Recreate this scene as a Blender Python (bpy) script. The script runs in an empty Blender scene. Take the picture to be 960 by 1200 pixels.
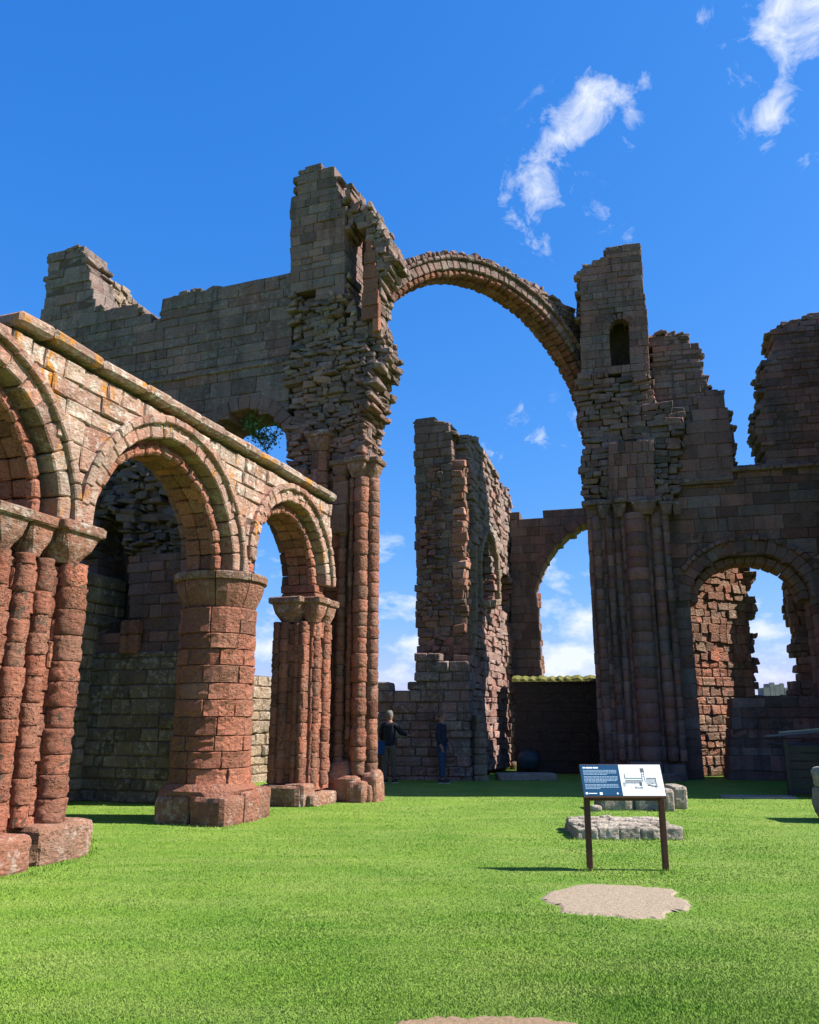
import bpy, math, random
import numpy as np
from mathutils import Vector, Matrix, noise
from math import sin, cos, atan, atan2, tan, radians, pi, sqrt, hypot

random.seed(7)
rng = np.random.default_rng(7)
scene = bpy.context.scene
COL = scene.collection

# ------------------------------------------------------------ camera
FPX, EYE = 963.0, 1.6
PITCH = atan(243 / FPX)
cam_d = bpy.data.cameras.new("camera")
cam = bpy.data.objects.new("camera", cam_d)
COL.objects.link(cam)
cam.location = (0, 0, EYE)
cam.rotation_euler = (pi / 2 + PITCH, 0, 0)
cam_d.sensor_fit = 'HORIZONTAL'
cam_d.angle_x = 2 * atan(480 / FPX)
cam_d.clip_start = 0.05
cam_d.clip_end = 6000
scene.camera = cam

# ------------------------------------------------------------ sun, sky, exposure
SUN_AZ, SUN_EL = radians(95), radians(43)      # azimuth clockwise from +Y
sd = bpy.data.lights.new("sun", 'SUN')
sd.energy = 5.0
sd.angle = radians(0.53)
sd.color = (1.0, 0.94, 0.85)
sun = bpy.data.objects.new("sun", sd)
COL.objects.link(sun)
S = Vector((sin(SUN_AZ) * cos(SUN_EL), cos(SUN_AZ) * cos(SUN_EL), sin(SUN_EL)))
sun.rotation_euler = S.to_track_quat('Z', 'Y').to_euler()
sun.location = (20, 0, 30)

scene.view_settings.view_transform = 'Standard'
scene.view_settings.look = 'None'
scene.view_settings.exposure = 1.2
scene.view_settings.gamma = 1.0

FW = np.array([0, cos(PITCH), sin(PITCH)]); UPV = np.array([0, -sin(PITCH), cos(PITCH)]); RT = np.array([1., 0, 0])
CAMP = np.array([0, 0, EYE])
def ray(x, y): return (x - 480) / FPX * RT + (600 - y) / FPX * UPV + FW
def gnd(x, y, z=0.0):
    r = ray(x, y); return CAMP + r * ((z - EYE) / r[2])
def toward(x, y):
    r = ray(x, y); return r / np.linalg.norm(r)

world = bpy.data.worlds.new("World")
scene.world = world
world.use_nodes = True
def build_world():
    nt = world.node_tree; N = nt.nodes; L = nt.links
    bg = N['Background']; bg.inputs[1].default_value = 0.1
    sky = N.new('ShaderNodeTexSky'); sky.sky_type = 'NISHITA'; sky.sun_disc = False
    sky.sun_elevation = SUN_EL; sky.sun_rotation = SUN_AZ
    sky.air_density = 1.0; sky.dust_density = 0.35; sky.ozone_density = 3.0
    ss = N.new('ShaderNodeSeparateColor'); L.new(sky.outputs[0], ss.inputs[0]); sc = N.new('ShaderNodeCombineColor')
    for i, (k, e) in enumerate(((.225, 1.5), (.78, .75), (2.18, .45))):        # phone-camera rendering of a clear polarised sky
        pw = N.new('ShaderNodeMath'); pw.operation = 'POWER'; pw.inputs[1].default_value = e; L.new(ss.outputs[i], pw.inputs[0])
        ml = N.new('ShaderNodeMath'); ml.operation = 'MULTIPLY'; ml.inputs[1].default_value = k; L.new(pw.outputs[0], ml.inputs[0]); L.new(ml.outputs[0], sc.inputs[i])
    tc = N.new('ShaderNodeTexCoord')
    def vm(op, a, b=None):
        n = N.new('ShaderNodeVectorMath'); n.operation = op
        for i, q in enumerate((a, b)):
            if q is None: continue
            if hasattr(q, 'is_linked') or hasattr(q, 'links'): L.new(q, n.inputs[i])
            else: n.inputs[i].default_value = q
        return n
    def mt(op, a, b=None, c=None, clamp=False):
        n = N.new('ShaderNodeMath'); n.operation = op; n.use_clamp = clamp
        for i, q in enumerate((a, b, c)):
            if q is None: continue
            if isinstance(q, (int, float)): n.inputs[i].default_value = q
            else: L.new(q, n.inputs[i])
        return n.outputs[0]
    nrm = vm('NORMALIZE', tc.outputs['Generated']).outputs[0]
    def fbm(scale, detail, rough, dist=0.0, stretch=(1, 1, 1.8)):
        m = N.new('ShaderNodeMapping'); m.inputs['Scale'].default_value = stretch
        L.new(nrm, m.inputs['Vector'])
        n = N.new('ShaderNodeTexNoise'); n.inputs['Scale'].default_value = scale; n.inputs['Detail'].default_value = detail
        n.inputs['Roughness'].default_value = rough; n.inputs['Distortion'].default_value = dist
        L.new(m.outputs[0], n.inputs['Vector']); return n.outputs['Fac']
    n1 = fbm(26, 10, 0.66, 0.5, (1, 1, 1)); n2 = fbm(13, 9, 0.58, 0.15, (1, 1, 2.0))
    wn = N.new('ShaderNodeTexNoise'); wn.inputs['Scale'].default_value = 9; wn.inputs['Detail'].default_value = 5
    L.new(nrm, wn.inputs['Vector'])
    off = vm('SCALE', vm('SUBTRACT', wn.outputs['Color'], (.5, .5, .5)).outputs[0]); off.inputs['Scale'].default_value = 0.06
    wd = vm('ADD', nrm, off.outputs[0]).outputs[0]
    # the separate clouds: (x, y of centre, half length, half width, turn, weight)
    blobs = [(705, 112, 34, 17, -12, 1.0), (728, 138, 11, 24, 5, .8), (670, 150, 38, 15, 48, .95), (630, 200, 44, 22, 62, 1.0), (665, 235, 36, 13, -30, .5),
             (629, 272, 14, 20, 0, .35), (942, 18, 44, 36, 20, 1.9), (912, 34, 20, 14, 40, .5), (903, 135, 27, 13, 62, 1.2),
             (955, 170, 26, 12, 0, .6), (650, 510, 44, 14, 20, .62), (600, 524, 26, 10, 0, .4), (620, 486, 20, 9, 20, .4), (822, 18, 9, 7, 0, .5), (748, 272, 8, 7, 0, .35)]
    tot = None
    for (x, y, a, b, rot, w) in blobs:
        Dc = toward(x, y)
        e1 = np.cross(Dc, (0, 0, 1)); e1 /= np.linalg.norm(e1); e2 = np.cross(e1, Dc)
        r = radians(rot); ax = e1 * cos(r) + e2 * sin(r); bx_ = -e1 * sin(r) + e2 * cos(r)
        k = np.linalg.norm(ray(x, y)) * FPX * .8
        d = vm('SUBTRACT', wd, tuple(Dc)).outputs[0]
        p = vm('DOT_PRODUCT', d, tuple(ax * k / a)).outputs['Value']; q = vm('DOT_PRODUCT', d, tuple(bx_ * k / b)).outputs['Value']
        f = vm('DOT_PRODUCT', nrm, tuple(Dc)).outputs['Value']
        g = mt('GREATER_THAN', f, 0.0)
        rr = mt('ADD', mt('MULTIPLY', p, p), mt('MULTIPLY', q, q))
        m = mt('MULTIPLY', mt('MULTIPLY', mt('EXPONENT', mt('MULTIPLY', rr, -0.9)), g), w)
        tot = m if tot is None else mt('ADD', tot, m)
    tot = mt('MINIMUM', tot, 1.5)
    dens = mt('MULTIPLY', mt('SUBTRACT', mt('ADD', mt('MULTIPLY', tot, 0.58), mt('MULTIPLY', n1, 2.9)), 1.74), .95, clamp=True)
    gate = mt('MULTIPLY', tot, 6.0, clamp=True)
    dens = mt('MULTIPLY', dens, gate)
    # low cumulus bank all round the horizon
    sp = N.new('ShaderNodeSeparateXYZ'); L.new(nrm, sp.inputs[0])
    mr = N.new('ShaderNodeMapRange'); mr.inputs[1].default_value = 0.24; mr.inputs[2].default_value = 0.09; L.new(sp.outputs[2], mr.inputs[0])
    low = mt('MULTIPLY', mt('SUBTRACT', mt('ADD', n2, mt('MULTIPLY', mr.outputs[0], 0.22)), 0.665), 5.0, clamp=True)
    low = mt('MULTIPLY', low, mt('GREATER_THAN', sp.outputs[2], -.02))
    low = mt('MULTIPLY', mt('MULTIPLY', low, mt('MULTIPLY', mr.outputs[0], 5.0, clamp=True)), 0.9)
    dens = mt('MAXIMUM', dens, low)
    mx = N.new('ShaderNodeMix'); mx.data_type = 'RGBA'
    L.new(dens, mx.inputs[0]); L.new(sc.outputs[0], mx.inputs[6]); mx.inputs[7].default_value = (4.2, 4.45, 4.8, 1)
    L.new(mx.outputs[2], bg.inputs[0])
build_world()

# ------------------------------------------------------------ materials
def node_mat(name, rough=0.9):
    m = bpy.data.materials.new(name); m.use_nodes = True
    nt = m.node_tree; b = nt.nodes['Principled BSDF']; b.inputs['Roughness'].default_value = rough
    b.inputs['Specular IOR Level'].default_value = 0.2
    return m, nt.nodes, nt.links, b
def mixn(N, L, fac, a, b, mode='MIX'):
    n = N.new('ShaderNodeMix'); n.data_type = 'RGBA'; n.blend_type = mode
    for i, q in ((0, fac), (6, a), (7, b)):
        if isinstance(q, (int, float)): n.inputs[i].default_value = q
        elif isinstance(q, tuple): n.inputs[i].default_value = q + (1,) * (4 - len(q))
        else: L.new(q, n.inputs[i])
    return n.outputs[2]
def noise_n(N, L, vec, scale, detail=6, rough=.6, lo=.4, hi=.6):
    n = N.new('ShaderNodeTexNoise'); n.inputs['Scale'].default_value = scale; n.inputs['Detail'].default_value = detail
    n.inputs['Roughness'].default_value = rough; L.new(vec, n.inputs['Vector'])
    r = N.new('ShaderNodeMapRange'); r.inputs[1].default_value = lo; r.inputs[2].default_value = hi; L.new(n.outputs['Fac'], r.inputs[0])
    return r.outputs[0], n.outputs['Fac']
def math_n(N, L, op, a, b, clamp=False):
    n = N.new('ShaderNodeMath'); n.operation = op; n.use_clamp = clamp
    for i, q in ((0, a), (1, b)):
        if isinstance(q, (int, float)): n.inputs[i].default_value = q
        else: L.new(q, n.inputs[i])
    return n.outputs[0]

def sandstone(name, red=(.40, .138, .082), grey=(.28, .175, .12), pit=0.5, lichen=(.58, .54, .46), orange=0.0, grime=.5, gscale=1.0, blot=.55, moss=.2, honey=0.0):
    m, N, L, b = node_mat(name, .93)
    geo = N.new('ShaderNodeNewGeometry'); pos = geo.outputs['Position']
    at = N.new('ShaderNodeAttribute'); at.attribute_name = 'tint'
    sp = N.new('ShaderNodeSeparateColor'); L.new(at.outputs['Color'], sp.inputs[0])
    hue, val, lic = sp.outputs[0], sp.outputs[1], sp.outputs[2]
    big, _ = noise_n(N, L, pos, .9, 5, .6, .3, .7)
    med, _ = noise_n(N, L, pos, 5, 6, .65, .35, .65)
    fine, finer = noise_n(N, L, pos, 34, 8, .75, .3, .7)
    h = math_n(N, L, 'ADD', hue, math_n(N, L, 'MULTIPLY', math_n(N, L, 'SUBTRACT', big, .5), .6), True)
    c = mixn(N, L, h, grey, red)
    c = mixn(N, L, math_n(N, L, 'MULTIPLY', med, .18), c, (.36, .22, .15))
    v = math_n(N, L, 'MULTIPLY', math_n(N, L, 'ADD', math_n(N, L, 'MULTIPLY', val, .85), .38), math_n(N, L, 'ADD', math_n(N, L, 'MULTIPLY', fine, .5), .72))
    hsv = N.new('ShaderNodeHueSaturation'); L.new(c, hsv.inputs['Color']); L.new(v, hsv.inputs['Value']); c = hsv.outputs[0]
    # vertical rain streaks and soot
    mp = N.new('ShaderNodeMapping'); mp.inputs['Scale'].default_value = (1, 1, .16); L.new(pos, mp.inputs['Vector'])
    g1, _ = noise_n(N, L, mp.outputs[0], 2.2 * gscale, 6, .65, .48, .72)
    c = mixn(N, L, math_n(N, L, 'MULTIPLY', g1, grime), c, (.055, .048, .042))
    # lichen: pale crusts and orange patches
    l1, _ = noise_n(N, L, pos, 9, 8, .7, .50, .58)
    l2, _ = noise_n(N, L, pos, 2.0, 3, .5, .35, .6)
    lf = math_n(N, L, 'MULTIPLY', math_n(N, L, 'MULTIPLY', l1, l2), lic, True)
    c = mixn(N, L, lf, c, lichen)
    if orange:
        mo = N.new('ShaderNodeMapping'); mo.inputs['Scale'].default_value = (1, 1, .45); mo.inputs['Location'].default_value = (3, 1, 7); L.new(pos, mo.inputs['Vector'])
        o1, _ = noise_n(N, L, mo.outputs[0], 3.2, 7, .75, .57, .63)
        c = mixn(N, L, math_n(N, L, 'MULTIPLY', math_n(N, L, 'MULTIPLY', o1, orange), lic, True), c, (.50, .21, .03))
    gm, _ = noise_n(N, L, pos, 1.3, 5, .6, .56, .66)
    c = mixn(N, L, math_n(N, L, 'MULTIPLY', gm, moss), c, (.10, .10, .05))
    dk, _ = noise_n(N, L, pos, 15, 7, .75, .54, .68)
    c = mixn(N, L, math_n(N, L, 'MULTIPLY', dk, blot), c, (.06, .045, .035))
    pl_, _ = noise_n(N, L, pos, 21, 6, .7, .58, .68)
    c = mixn(N, L, math_n(N, L, 'MULTIPLY', pl_, .35), c, (.42, .32, .24))
    L.new(c, b.inputs['Base Color'])
    vor = N.new('ShaderNodeTexVoronoi'); vor.inputs['Scale'].default_value = 13; L.new(pos, vor.inputs['Vector'])
    mz = N.new('ShaderNodeMapping'); mz.inputs['Scale'].default_value = (1, 1, 2.8); L.new(pos, mz.inputs['Vector'])
    _, bed = noise_n(N, L, mz.outputs[0], 9, 7, .7)
    if honey:
        v2 = N.new('ShaderNodeTexVoronoi'); v2.inputs['Scale'].default_value = 30; L.new(pos, v2.inputs['Vector'])
        hp = N.new('ShaderNodeMapRange'); hp.inputs[1].default_value = .36; hp.inputs[2].default_value = .12; L.new(v2.outputs['Distance'], hp.inputs[0])
        hm, _ = noise_n(N, L, pos, 2.6, 4, .6, .50, .60)
        hon = math_n(N, L, 'MULTIPLY', math_n(N, L, 'MULTIPLY', hp.outputs[0], hm), honey, True)
        c = mixn(N, L, math_n(N, L, 'MULTIPLY', hon, .65), c, (.07, .03, .02)); L.new(c, b.inputs['Base Color'])  # pit hollows also darkened in colour, as shade would fall in them
    hgt = math_n(N, L, 'ADD', math_n(N, L, 'MULTIPLY', finer, .55), math_n(N, L, 'MULTIPLY', bed, 1.1))
    hgt = math_n(N, L, 'ADD', hgt, math_n(N, L, 'MULTIPLY', math_n(N, L, 'MINIMUM', vor.outputs['Distance'], .5), pit))
    if honey: hgt = math_n(N, L, 'SUBTRACT', hgt, math_n(N, L, 'MULTIPLY', hon, .8))
    bp = N.new('ShaderNodeBump'); bp.inputs['Strength'].default_value = .95; bp.inputs['Distance'].default_value = .055
    L.new(hgt, bp.inputs['Height']); L.new(bp.outputs[0], b.inputs['Normal'])
    return m
def plain(name, col, rough=.7, metallic=0, var=.25, scale=12, bump=.2):
    m, N, L, b = node_mat(name, rough)
    geo = N.new('ShaderNodeNewGeometry')
    f, raw = noise_n(N, L, geo.outputs['Position'], scale, 5, .6, .3, .7)
    c = mixn(N, L, f, tuple(x * (1 - var) for x in col), tuple(min(1, x * (1 + var)) for x in col))
    L.new(c, b.inputs['Base Color']); b.inputs['Metallic'].default_value = metallic
    if bump:
        bp = N.new('ShaderNodeBump'); bp.inputs['Strength'].default_value = bump; bp.inputs['Distance'].default_value = .01
        L.new(raw, bp.inputs['Height']); L.new(bp.outputs[0], b.inputs['Normal'])
    return m

M_RED = sandstone('red_sandstone', pit=.9, grime=.35, honey=1.0)
M_WALL = sandstone('lichened_sandstone', red=(.47, .21, .145), grey=(.46, .34, .26), pit=.5, orange=1.7, grime=.4, blot=.85, moss=.08)
M_GREY = sandstone('weathered_grey_sandstone', red=(.36, .15, .12), grey=(.27, .21, .185), pit=.45, grime=.85, moss=.1)
M_CORE = sandstone('mortar', red=(.17, .095, .065), grey=(.15, .115, .085), pit=.2, grime=.5)
M_BUFF = sandstone('buff_rubble', red=(.36, .24, .15), grey=(.24, .185, .13), pit=.5, grime=.7)
M_PALE = sandstone('pale_slab_stone', red=(.46, .38, .29), grey=(.46, .41, .33), pit=.9, grime=.5)

# ------------------------------------------------------------ geometry helpers
class Frame:
    """A vertical reference face: s along it, z up, w into the masonry."""
    def __init__(self, o, az, flip=False):
        self.o = np.array([o[0], o[1]], float); a = radians(az)
        self.d = np.array([sin(a), cos(a)])
        n = np.array([cos(a), -sin(a)])           # right of the running direction
        self.n = -n if flip else n
    def P(self, s, z, w=0.0):
        q = self.o + self.d * s - self.n * w
        return (q[0], q[1], z)
    def px(self, x, y, w=0.0):
        r = ray(x, y); o = self.o - self.n * w
        t = (o[0] * self.n[0] + o[1] * self.n[1]) / (r[0] * self.n[0] + r[1] * self.n[1])
        p = CAMP + r * t
        return float((p[:2] - o) @ self.d), float(p[2])
    def poly(self, pts, w=0.0): return [self.px(x, y, w) for x, y in pts]
    def polar(self, cs, cz):
        def f(a, r, w):
            return self.P(cs + r * cos(a), cz + r * sin(a), w)
        return f

def vsign(V, Fc):
    c = V.mean(0); t = 0
    for f in Fc:
        a = V[f[0]] - c
        for i in range(1, len(f) - 1):
            t += float(np.dot(a, np.cross(V[f[i]] - c, V[f[i + 1]] - c)))
    return t
def orient(V, Fc):
    V = np.asarray(V, float)
    if vsign(V, Fc) < 0: Fc = [tuple(reversed(f)) for f in Fc]
    return V, Fc

_cf = None
def cbox_faces():
    global _cf
    if _cf: return _cf
    idx = {}
    k = 0
    for i in (0, 1):
        for j in (0, 1):
            for l in (0, 1):
                for ax in range(3): idx[(i, j, l, ax)] = k; k += 1
    F = []
    for ax in range(3):
        o = [a for a in range(3) if a != ax]
        for sd in (0, 1):
            q = []
            for (a, b) in ((0, 0), (1, 0), (1, 1), (0, 1)):
                c = [0, 0, 0]; c[ax] = sd; c[o[0]] = a; c[o[1]] = b; q.append(idx[(c[0], c[1], c[2], ax)])
            if (sd == 1) ^ (ax == 1): pass
            else: q.reverse()
            F.append(tuple(q))
    for ax in range(3):                              # edges running along ax
        o = [a for a in range(3) if a != ax]
        for a in (0, 1):
            for b in (0, 1):
                c0 = [0, 0, 0]; c0[o[0]] = a; c0[o[1]] = b; c1 = list(c0); c1[ax] = 1
                q = [idx[(*c0, o[0])], idx[(*c1, o[0])], idx[(*c1, o[1])], idx[(*c0, o[1])]]
                F.append(tuple(q))
    for i in (0, 1):
        for j in (0, 1):
            for l in (0, 1): F.append((idx[(i, j, l, 0)], idx[(i, j, l, 1)], idx[(i, j, l, 2)]))
    # fix winding on a unit cube
    pts = np.zeros((24, 3))
    for (i, j, l, ax), k in idx.items():
        p = [i, j, l]
        for a in range(3):
            if a != ax: p[a] = .2 if p[a] == 0 else .8
        pts[k] = p
    out = []
    cen = np.array([.5, .5, .5])
    for f in F:
        a, b, c = pts[f[0]], pts[f[1]], pts[f[2]]
        n = np.cross(b - a, c - a)
        out.append(f if np.dot(n, pts[list(f)].mean(0) - cen) > 0 else tuple(reversed(f)))
    _cf = (idx, out)
    return _cf
def cbox(f, s0, s1, t0, t1, w0, w1, c=.02, jit=.01, cs=None):
    """chamfered worn block through mapping f; cs = chamfer along s when s is an angle"""
    idx, F = cbox_faces()
    cs = cs or c
    lim = ((s0, s1, min(cs, (s1 - s0) * .3)), (t0, t1, min(c, (t1 - t0) * .3)), (w0, w1, min(c, (w1 - w0) * .3)))
    js = jit * (cs / c)
    cj = rng.uniform(-1, 1, (8, 3)) * (js, jit, jit)
    V = np.zeros((24, 3))
    for (i, j, l, ax), k in idx.items():
        p = [0, 0, 0]
        for a, q in enumerate((i, j, l)):
            lo, hi, ch = lim[a]
            p[a] = (lo if q == 0 else hi) + (0 if a == ax else (ch if q == 0 else -ch)) + cj[i * 4 + j * 2 + l][a]
        V[k] = f(*p)
    return orient(V, F)
def gstone(f, s0, s1, t0, t1, depth, w=0.0, ns=1, nt=1, c=.02, bulge=.012, rough=.01, cs=None):
    """stone seen from the front: cushioned face grid + sides + back"""
    cs = cs or c
    cs = min(cs, (s1 - s0) * .25); ct = min(c, (t1 - t0) * .25)
    Sx = [s0, s0 + cs] + [s0 + cs + (s1 - s0 - 2 * cs) * (i + 1) / (ns + 1) for i in range(ns)] + [s1 - cs, s1]
    Tx = [t0, t0 + ct] + [t0 + ct + (t1 - t0 - 2 * ct) * (i + 1) / (nt + 1) for i in range(nt)] + [t1 - ct, t1]
    m, n = len(Sx), len(Tx)
    V = []
    k = cs / c if c else 1
    for i, s in enumerate(Sx):
        for j, t in enumerate(Tx):
            rim = i in (0, m - 1) or j in (0, n - 1)
            corner = i in (0, m - 1) and j in (0, n - 1)
            ww = w + (c * (1.5 if corner else 1.1) if rim else -bulge * (1 if (0 < i < m - 1 and 0 < j < n - 1) else 0) + random.uniform(-rough, rough))
            if rim: V.append(f(s, t, ww))
            else: V.append(f(s + random.uniform(-.4, .4) * cs, t + random.uniform(-.4, .4) * ct, ww))
    F = [(i * n + j, (i + 1) * n + j, (i + 1) * n + j + 1, i * n + j + 1) for i in range(m - 1) for j in range(n - 1)]
    ringi = [i * n for i in range(m)] + [(m - 1) * n + j for j in range(1, n)] + [i * n + n - 1 for i in range(m - 2, -1, -1)] + [j for j in range(n - 2, 0, -1)]
    base = len(V)
    for q in ringi:
        V.append(f(Sx[q // n], Tx[q % n], w + depth))
    r = len(ringi)
    for i in range(r): F.append((ringi[i], base + i, base + (i + 1) % r, ringi[(i + 1) % r]))
    if ns <= 2: F.append(tuple(base + i for i in range(r)))
    return orient(V, F)

def box_vf(f, s0, s1, t0, t1, w0, w1, ns=1):
    V = []; F = []
    for i in range(ns + 1):
        s = s0 + (s1 - s0) * i / ns
        V += [f(s, t0, w0), f(s, t1, w0), f(s, t1, w1), f(s, t0, w1)]
    for i in range(ns):
        a = i * 4; b = a + 4
        for j in range(4): F.append((a + j, a + (j + 1) % 4, b + (j + 1) % 4, b + j))
    F.append((0, 1, 2, 3)); e = ns * 4; F.append((e + 3, e + 2, e + 1, e))
    return orient(V, F)

def loft(rings, cap=True):
    """rings: list of equal-length lists of 3-D points"""
    V = [p for r in rings for p in r]; n = len(rings[0]); F = []
    for i in range(len(rings) - 1):
        for j in range(n):
            F.append((i * n + j, i * n + (j + 1) % n, (i + 1) * n + (j + 1) % n, (i + 1) * n + j))
    if cap:
        F.append(tuple(range(n))); F.append(tuple(range(len(V) - n, len(V))))
        F[-2] = tuple(reversed(F[-2]))
    return orient(V, F)

def rock(c, size, az=0, n=5, p=4.0, amp=.06, freq=2.5, seed=0, flat_bottom=True):
    """worn block: a rounded box pushed about by noise"""
    V = []; F = []; key = {}
    def vid(i, j, k):
        q = (i, j, k)
        if q not in key:
            a = np.array([i / n * 2 - 1, j / n * 2 - 1, k / n * 2 - 1])
            l = (abs(a) ** p).sum() ** (1 / p)
            b = a / l
            pt = b * np.array(size) / 2
            nz = noise.fractal(Vector(pt * freq) + Vector((seed * 7.3, seed * 3.1, 0)), .8, 2.0, 4)
            pt = pt * (1 + amp * nz * 2)
            if flat_bottom and k == 0: pt[2] = -size[2] / 2
            ca, sa = cos(radians(-az)), sin(radians(-az))
            V.append((c[0] + pt[0] * ca - pt[1] * sa, c[1] + pt[0] * sa + pt[1] * ca, c[2] + pt[2]))
            key[q] = len(V) - 1
        return key[q]
    for a in range(n):
        for b in range(n):
            for q in (0, n):
                F.append((vid(q, a, b), vid(q, a + 1, b), vid(q, a + 1, b + 1), vid(q, a, b + 1)))
                F.append((vid(a, q, b), vid(a + 1, q, b), vid(a + 1, q, b + 1), vid(a, q, b + 1)))
                F.append((vid(a, b, q), vid(a + 1, b, q), vid(a + 1, b + 1, q), vid(a, b + 1, q)))
    Va = np.array(V); cen = Va.mean(0); out = []
    for f in F:
        nn = np.cross(Va[f[1]] - Va[f[0]], Va[f[2]] - Va[f[0]])
        out.append(f if np.dot(nn, Va[list(f)].mean(0) - cen) > 0 else tuple(reversed(f)))
    return Va, out

def make_mesh(name, V, F, mat, tint=None, smooth=False):
    me = bpy.data.meshes.new(name)
    V = np.asarray(V, float)
    me.from_pydata(V.tolist(), [], F)
    if tint is not None:
        a = me.attributes.new('tint', 'FLOAT_COLOR', 'POINT')
        t = np.asarray(tint, np.float32)
        if t.ndim == 1: t = np.tile(t, (len(V), 1))
        if t.shape[1] == 3: t = np.c_[t, np.ones(len(t), np.float32)]
        a.data.foreach_set('color', t.astype(np.float32).ravel())
    me.materials.append(mat)
    if smooth: me.polygons.foreach_set('use_smooth', [True] * len(me.polygons))
    return me

class Thing:
    def __init__(self, name, label, cat, base, group=None):
        self.o = bpy.data.objects.new(name, None); COL.objects.link(self.o)
        self.o.empty_display_size = .3
        self.base = np.array(base if len(base) == 3 else (base[0], base[1], 0), float)
        self.o.location = self.base
        self.o['label'] = label; self.o['category'] = cat
        if group: self.o['group'] = group
        self.bins = {}
    def add(self, name, VF, mat, tint=(.5, .5, 0), hidden=False, smooth=False):
        self.bins.setdefault(name, []).append((VF[0], VF[1], mat, tint, hidden, smooth))
    def part(self, name, VF, mat, tint=(.5, .5, 0), smooth=False, parent=None, label=None, kind=None):
        V = np.asarray(VF[0], float); c = V.mean(0)
        o = bpy.data.objects.new(name, make_mesh(name, V - c, VF[1], mat, tint, smooth)); COL.objects.link(o)
        o.parent = parent or self.o
        o.location = c - (self.base if parent is None else parent['_c'])
        o['_c'] = [float(q) for q in c]
        if label: o['label'] = label
        if kind: o['kind'] = kind
        return o
    def flush(self, limit=300, minpx=6.0):
        for name, items in self.bins.items():
            sc = []
            for i, it in enumerate(items):
                V = it[0]; ext = V.max(0) - V.min(0); c = V.mean(0) - CAMP
                z = c @ FW; dist = np.linalg.norm(c)
                sz = np.sort(ext)[1:].mean() / dist * FPX if z > 0 else 0
                if z > 0:
                    X = c @ RT / z * FPX; Y = -(c @ UPV) / z * FPX
                    if abs(X) > 520 or abs(Y) > 640: sz = 0
                if it[4]: sz = 0
                sc.append(sz)
            order = np.argsort(sc)[::-1]
            singles = [i for i in order[:limit] if sc[i] >= minpx]
            rest = [i for i in range(len(items)) if i not in set(singles)]
            for i in singles:
                V, F, mat, tint, _, sm = items[i]
                self.part(name, (V, F), mat, tint, sm)
            bymat = {}
            for i in rest: bymat.setdefault(items[i][2].name, []).append(items[i])
            for mn, lst in bymat.items():
                VV = []; FF = []; TT = []; k = 0
                for V, F, mat, tint, _, sm in lst:
                    VV.append(V); FF += [tuple(q + k for q in f) for f in F]; k += len(V)
                    TT.append(np.tile(np.array(tint, float), (len(V), 1)))
                self.part(name, (np.concatenate(VV), FF), lst[0][2], np.concatenate(TT), kind='stuff')
        self.bins = {}

def scan(poly, z):
    xs = []
    n = len(poly)
    for i in range(n):
        (x0, z0), (x1, z1) = poly[i], poly[(i + 1) % n]
        if (z0 <= z < z1) or (z1 <= z < z0): xs.append(x0 + (x1 - x0) * (z - z0) / (z1 - z0))
    xs.sort()
    return [(xs[i], xs[i + 1]) for i in range(0, len(xs) - 1, 2)]
def subtract(iv, hv):
    out = []
    for a, b in iv:
        segs = [(a, b)]
        for c, d in hv:
            ns = []
            for p, q in segs:
                if d <= p or c >= q: ns.append((p, q)); continue
                if c > p: ns.append((p, c))
                if d < q: ns.append((d, q))
            segs = ns
        out += segs
    return [s for s in out if s[1] - s[0] > .06]
def arch_poly(cs, zs, r, zb, n=20, pointed=0.0, rz=None):
    rz = rz or r
    pts = [(cs - r, zb)]
    if pointed:
        for i in range(n + 1):
            q = i / n; a = pi - q * pi
            x = cos(a) * r; z = sin(a) ** (1 - .25 * pointed) * rz * (1 + pointed * (1 - abs(cos(a))) ** 1.6 * .5)
            pts.append((cs + x, zs + z))
    else:
        for i in range(n + 1):
            a = pi - i * pi / n; pts.append((cs + r * cos(a), zs + rz * sin(a)))
    pts.append((cs + r, zb))
    return pts

def tfun(hue, hv=.15, val=.45, vv=.2, lic=0.0):
    def f(s, z):
        h = hue(s, z) if callable(hue) else hue
        l = lic(s, z) if callable(lic) else lic
        v = val(s, z) if callable(val) else val
        return (min(1, max(0, h + random.gauss(0, hv))), min(1, max(0, v + random.gauss(0, vv * .6))), l)
    return f

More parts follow.
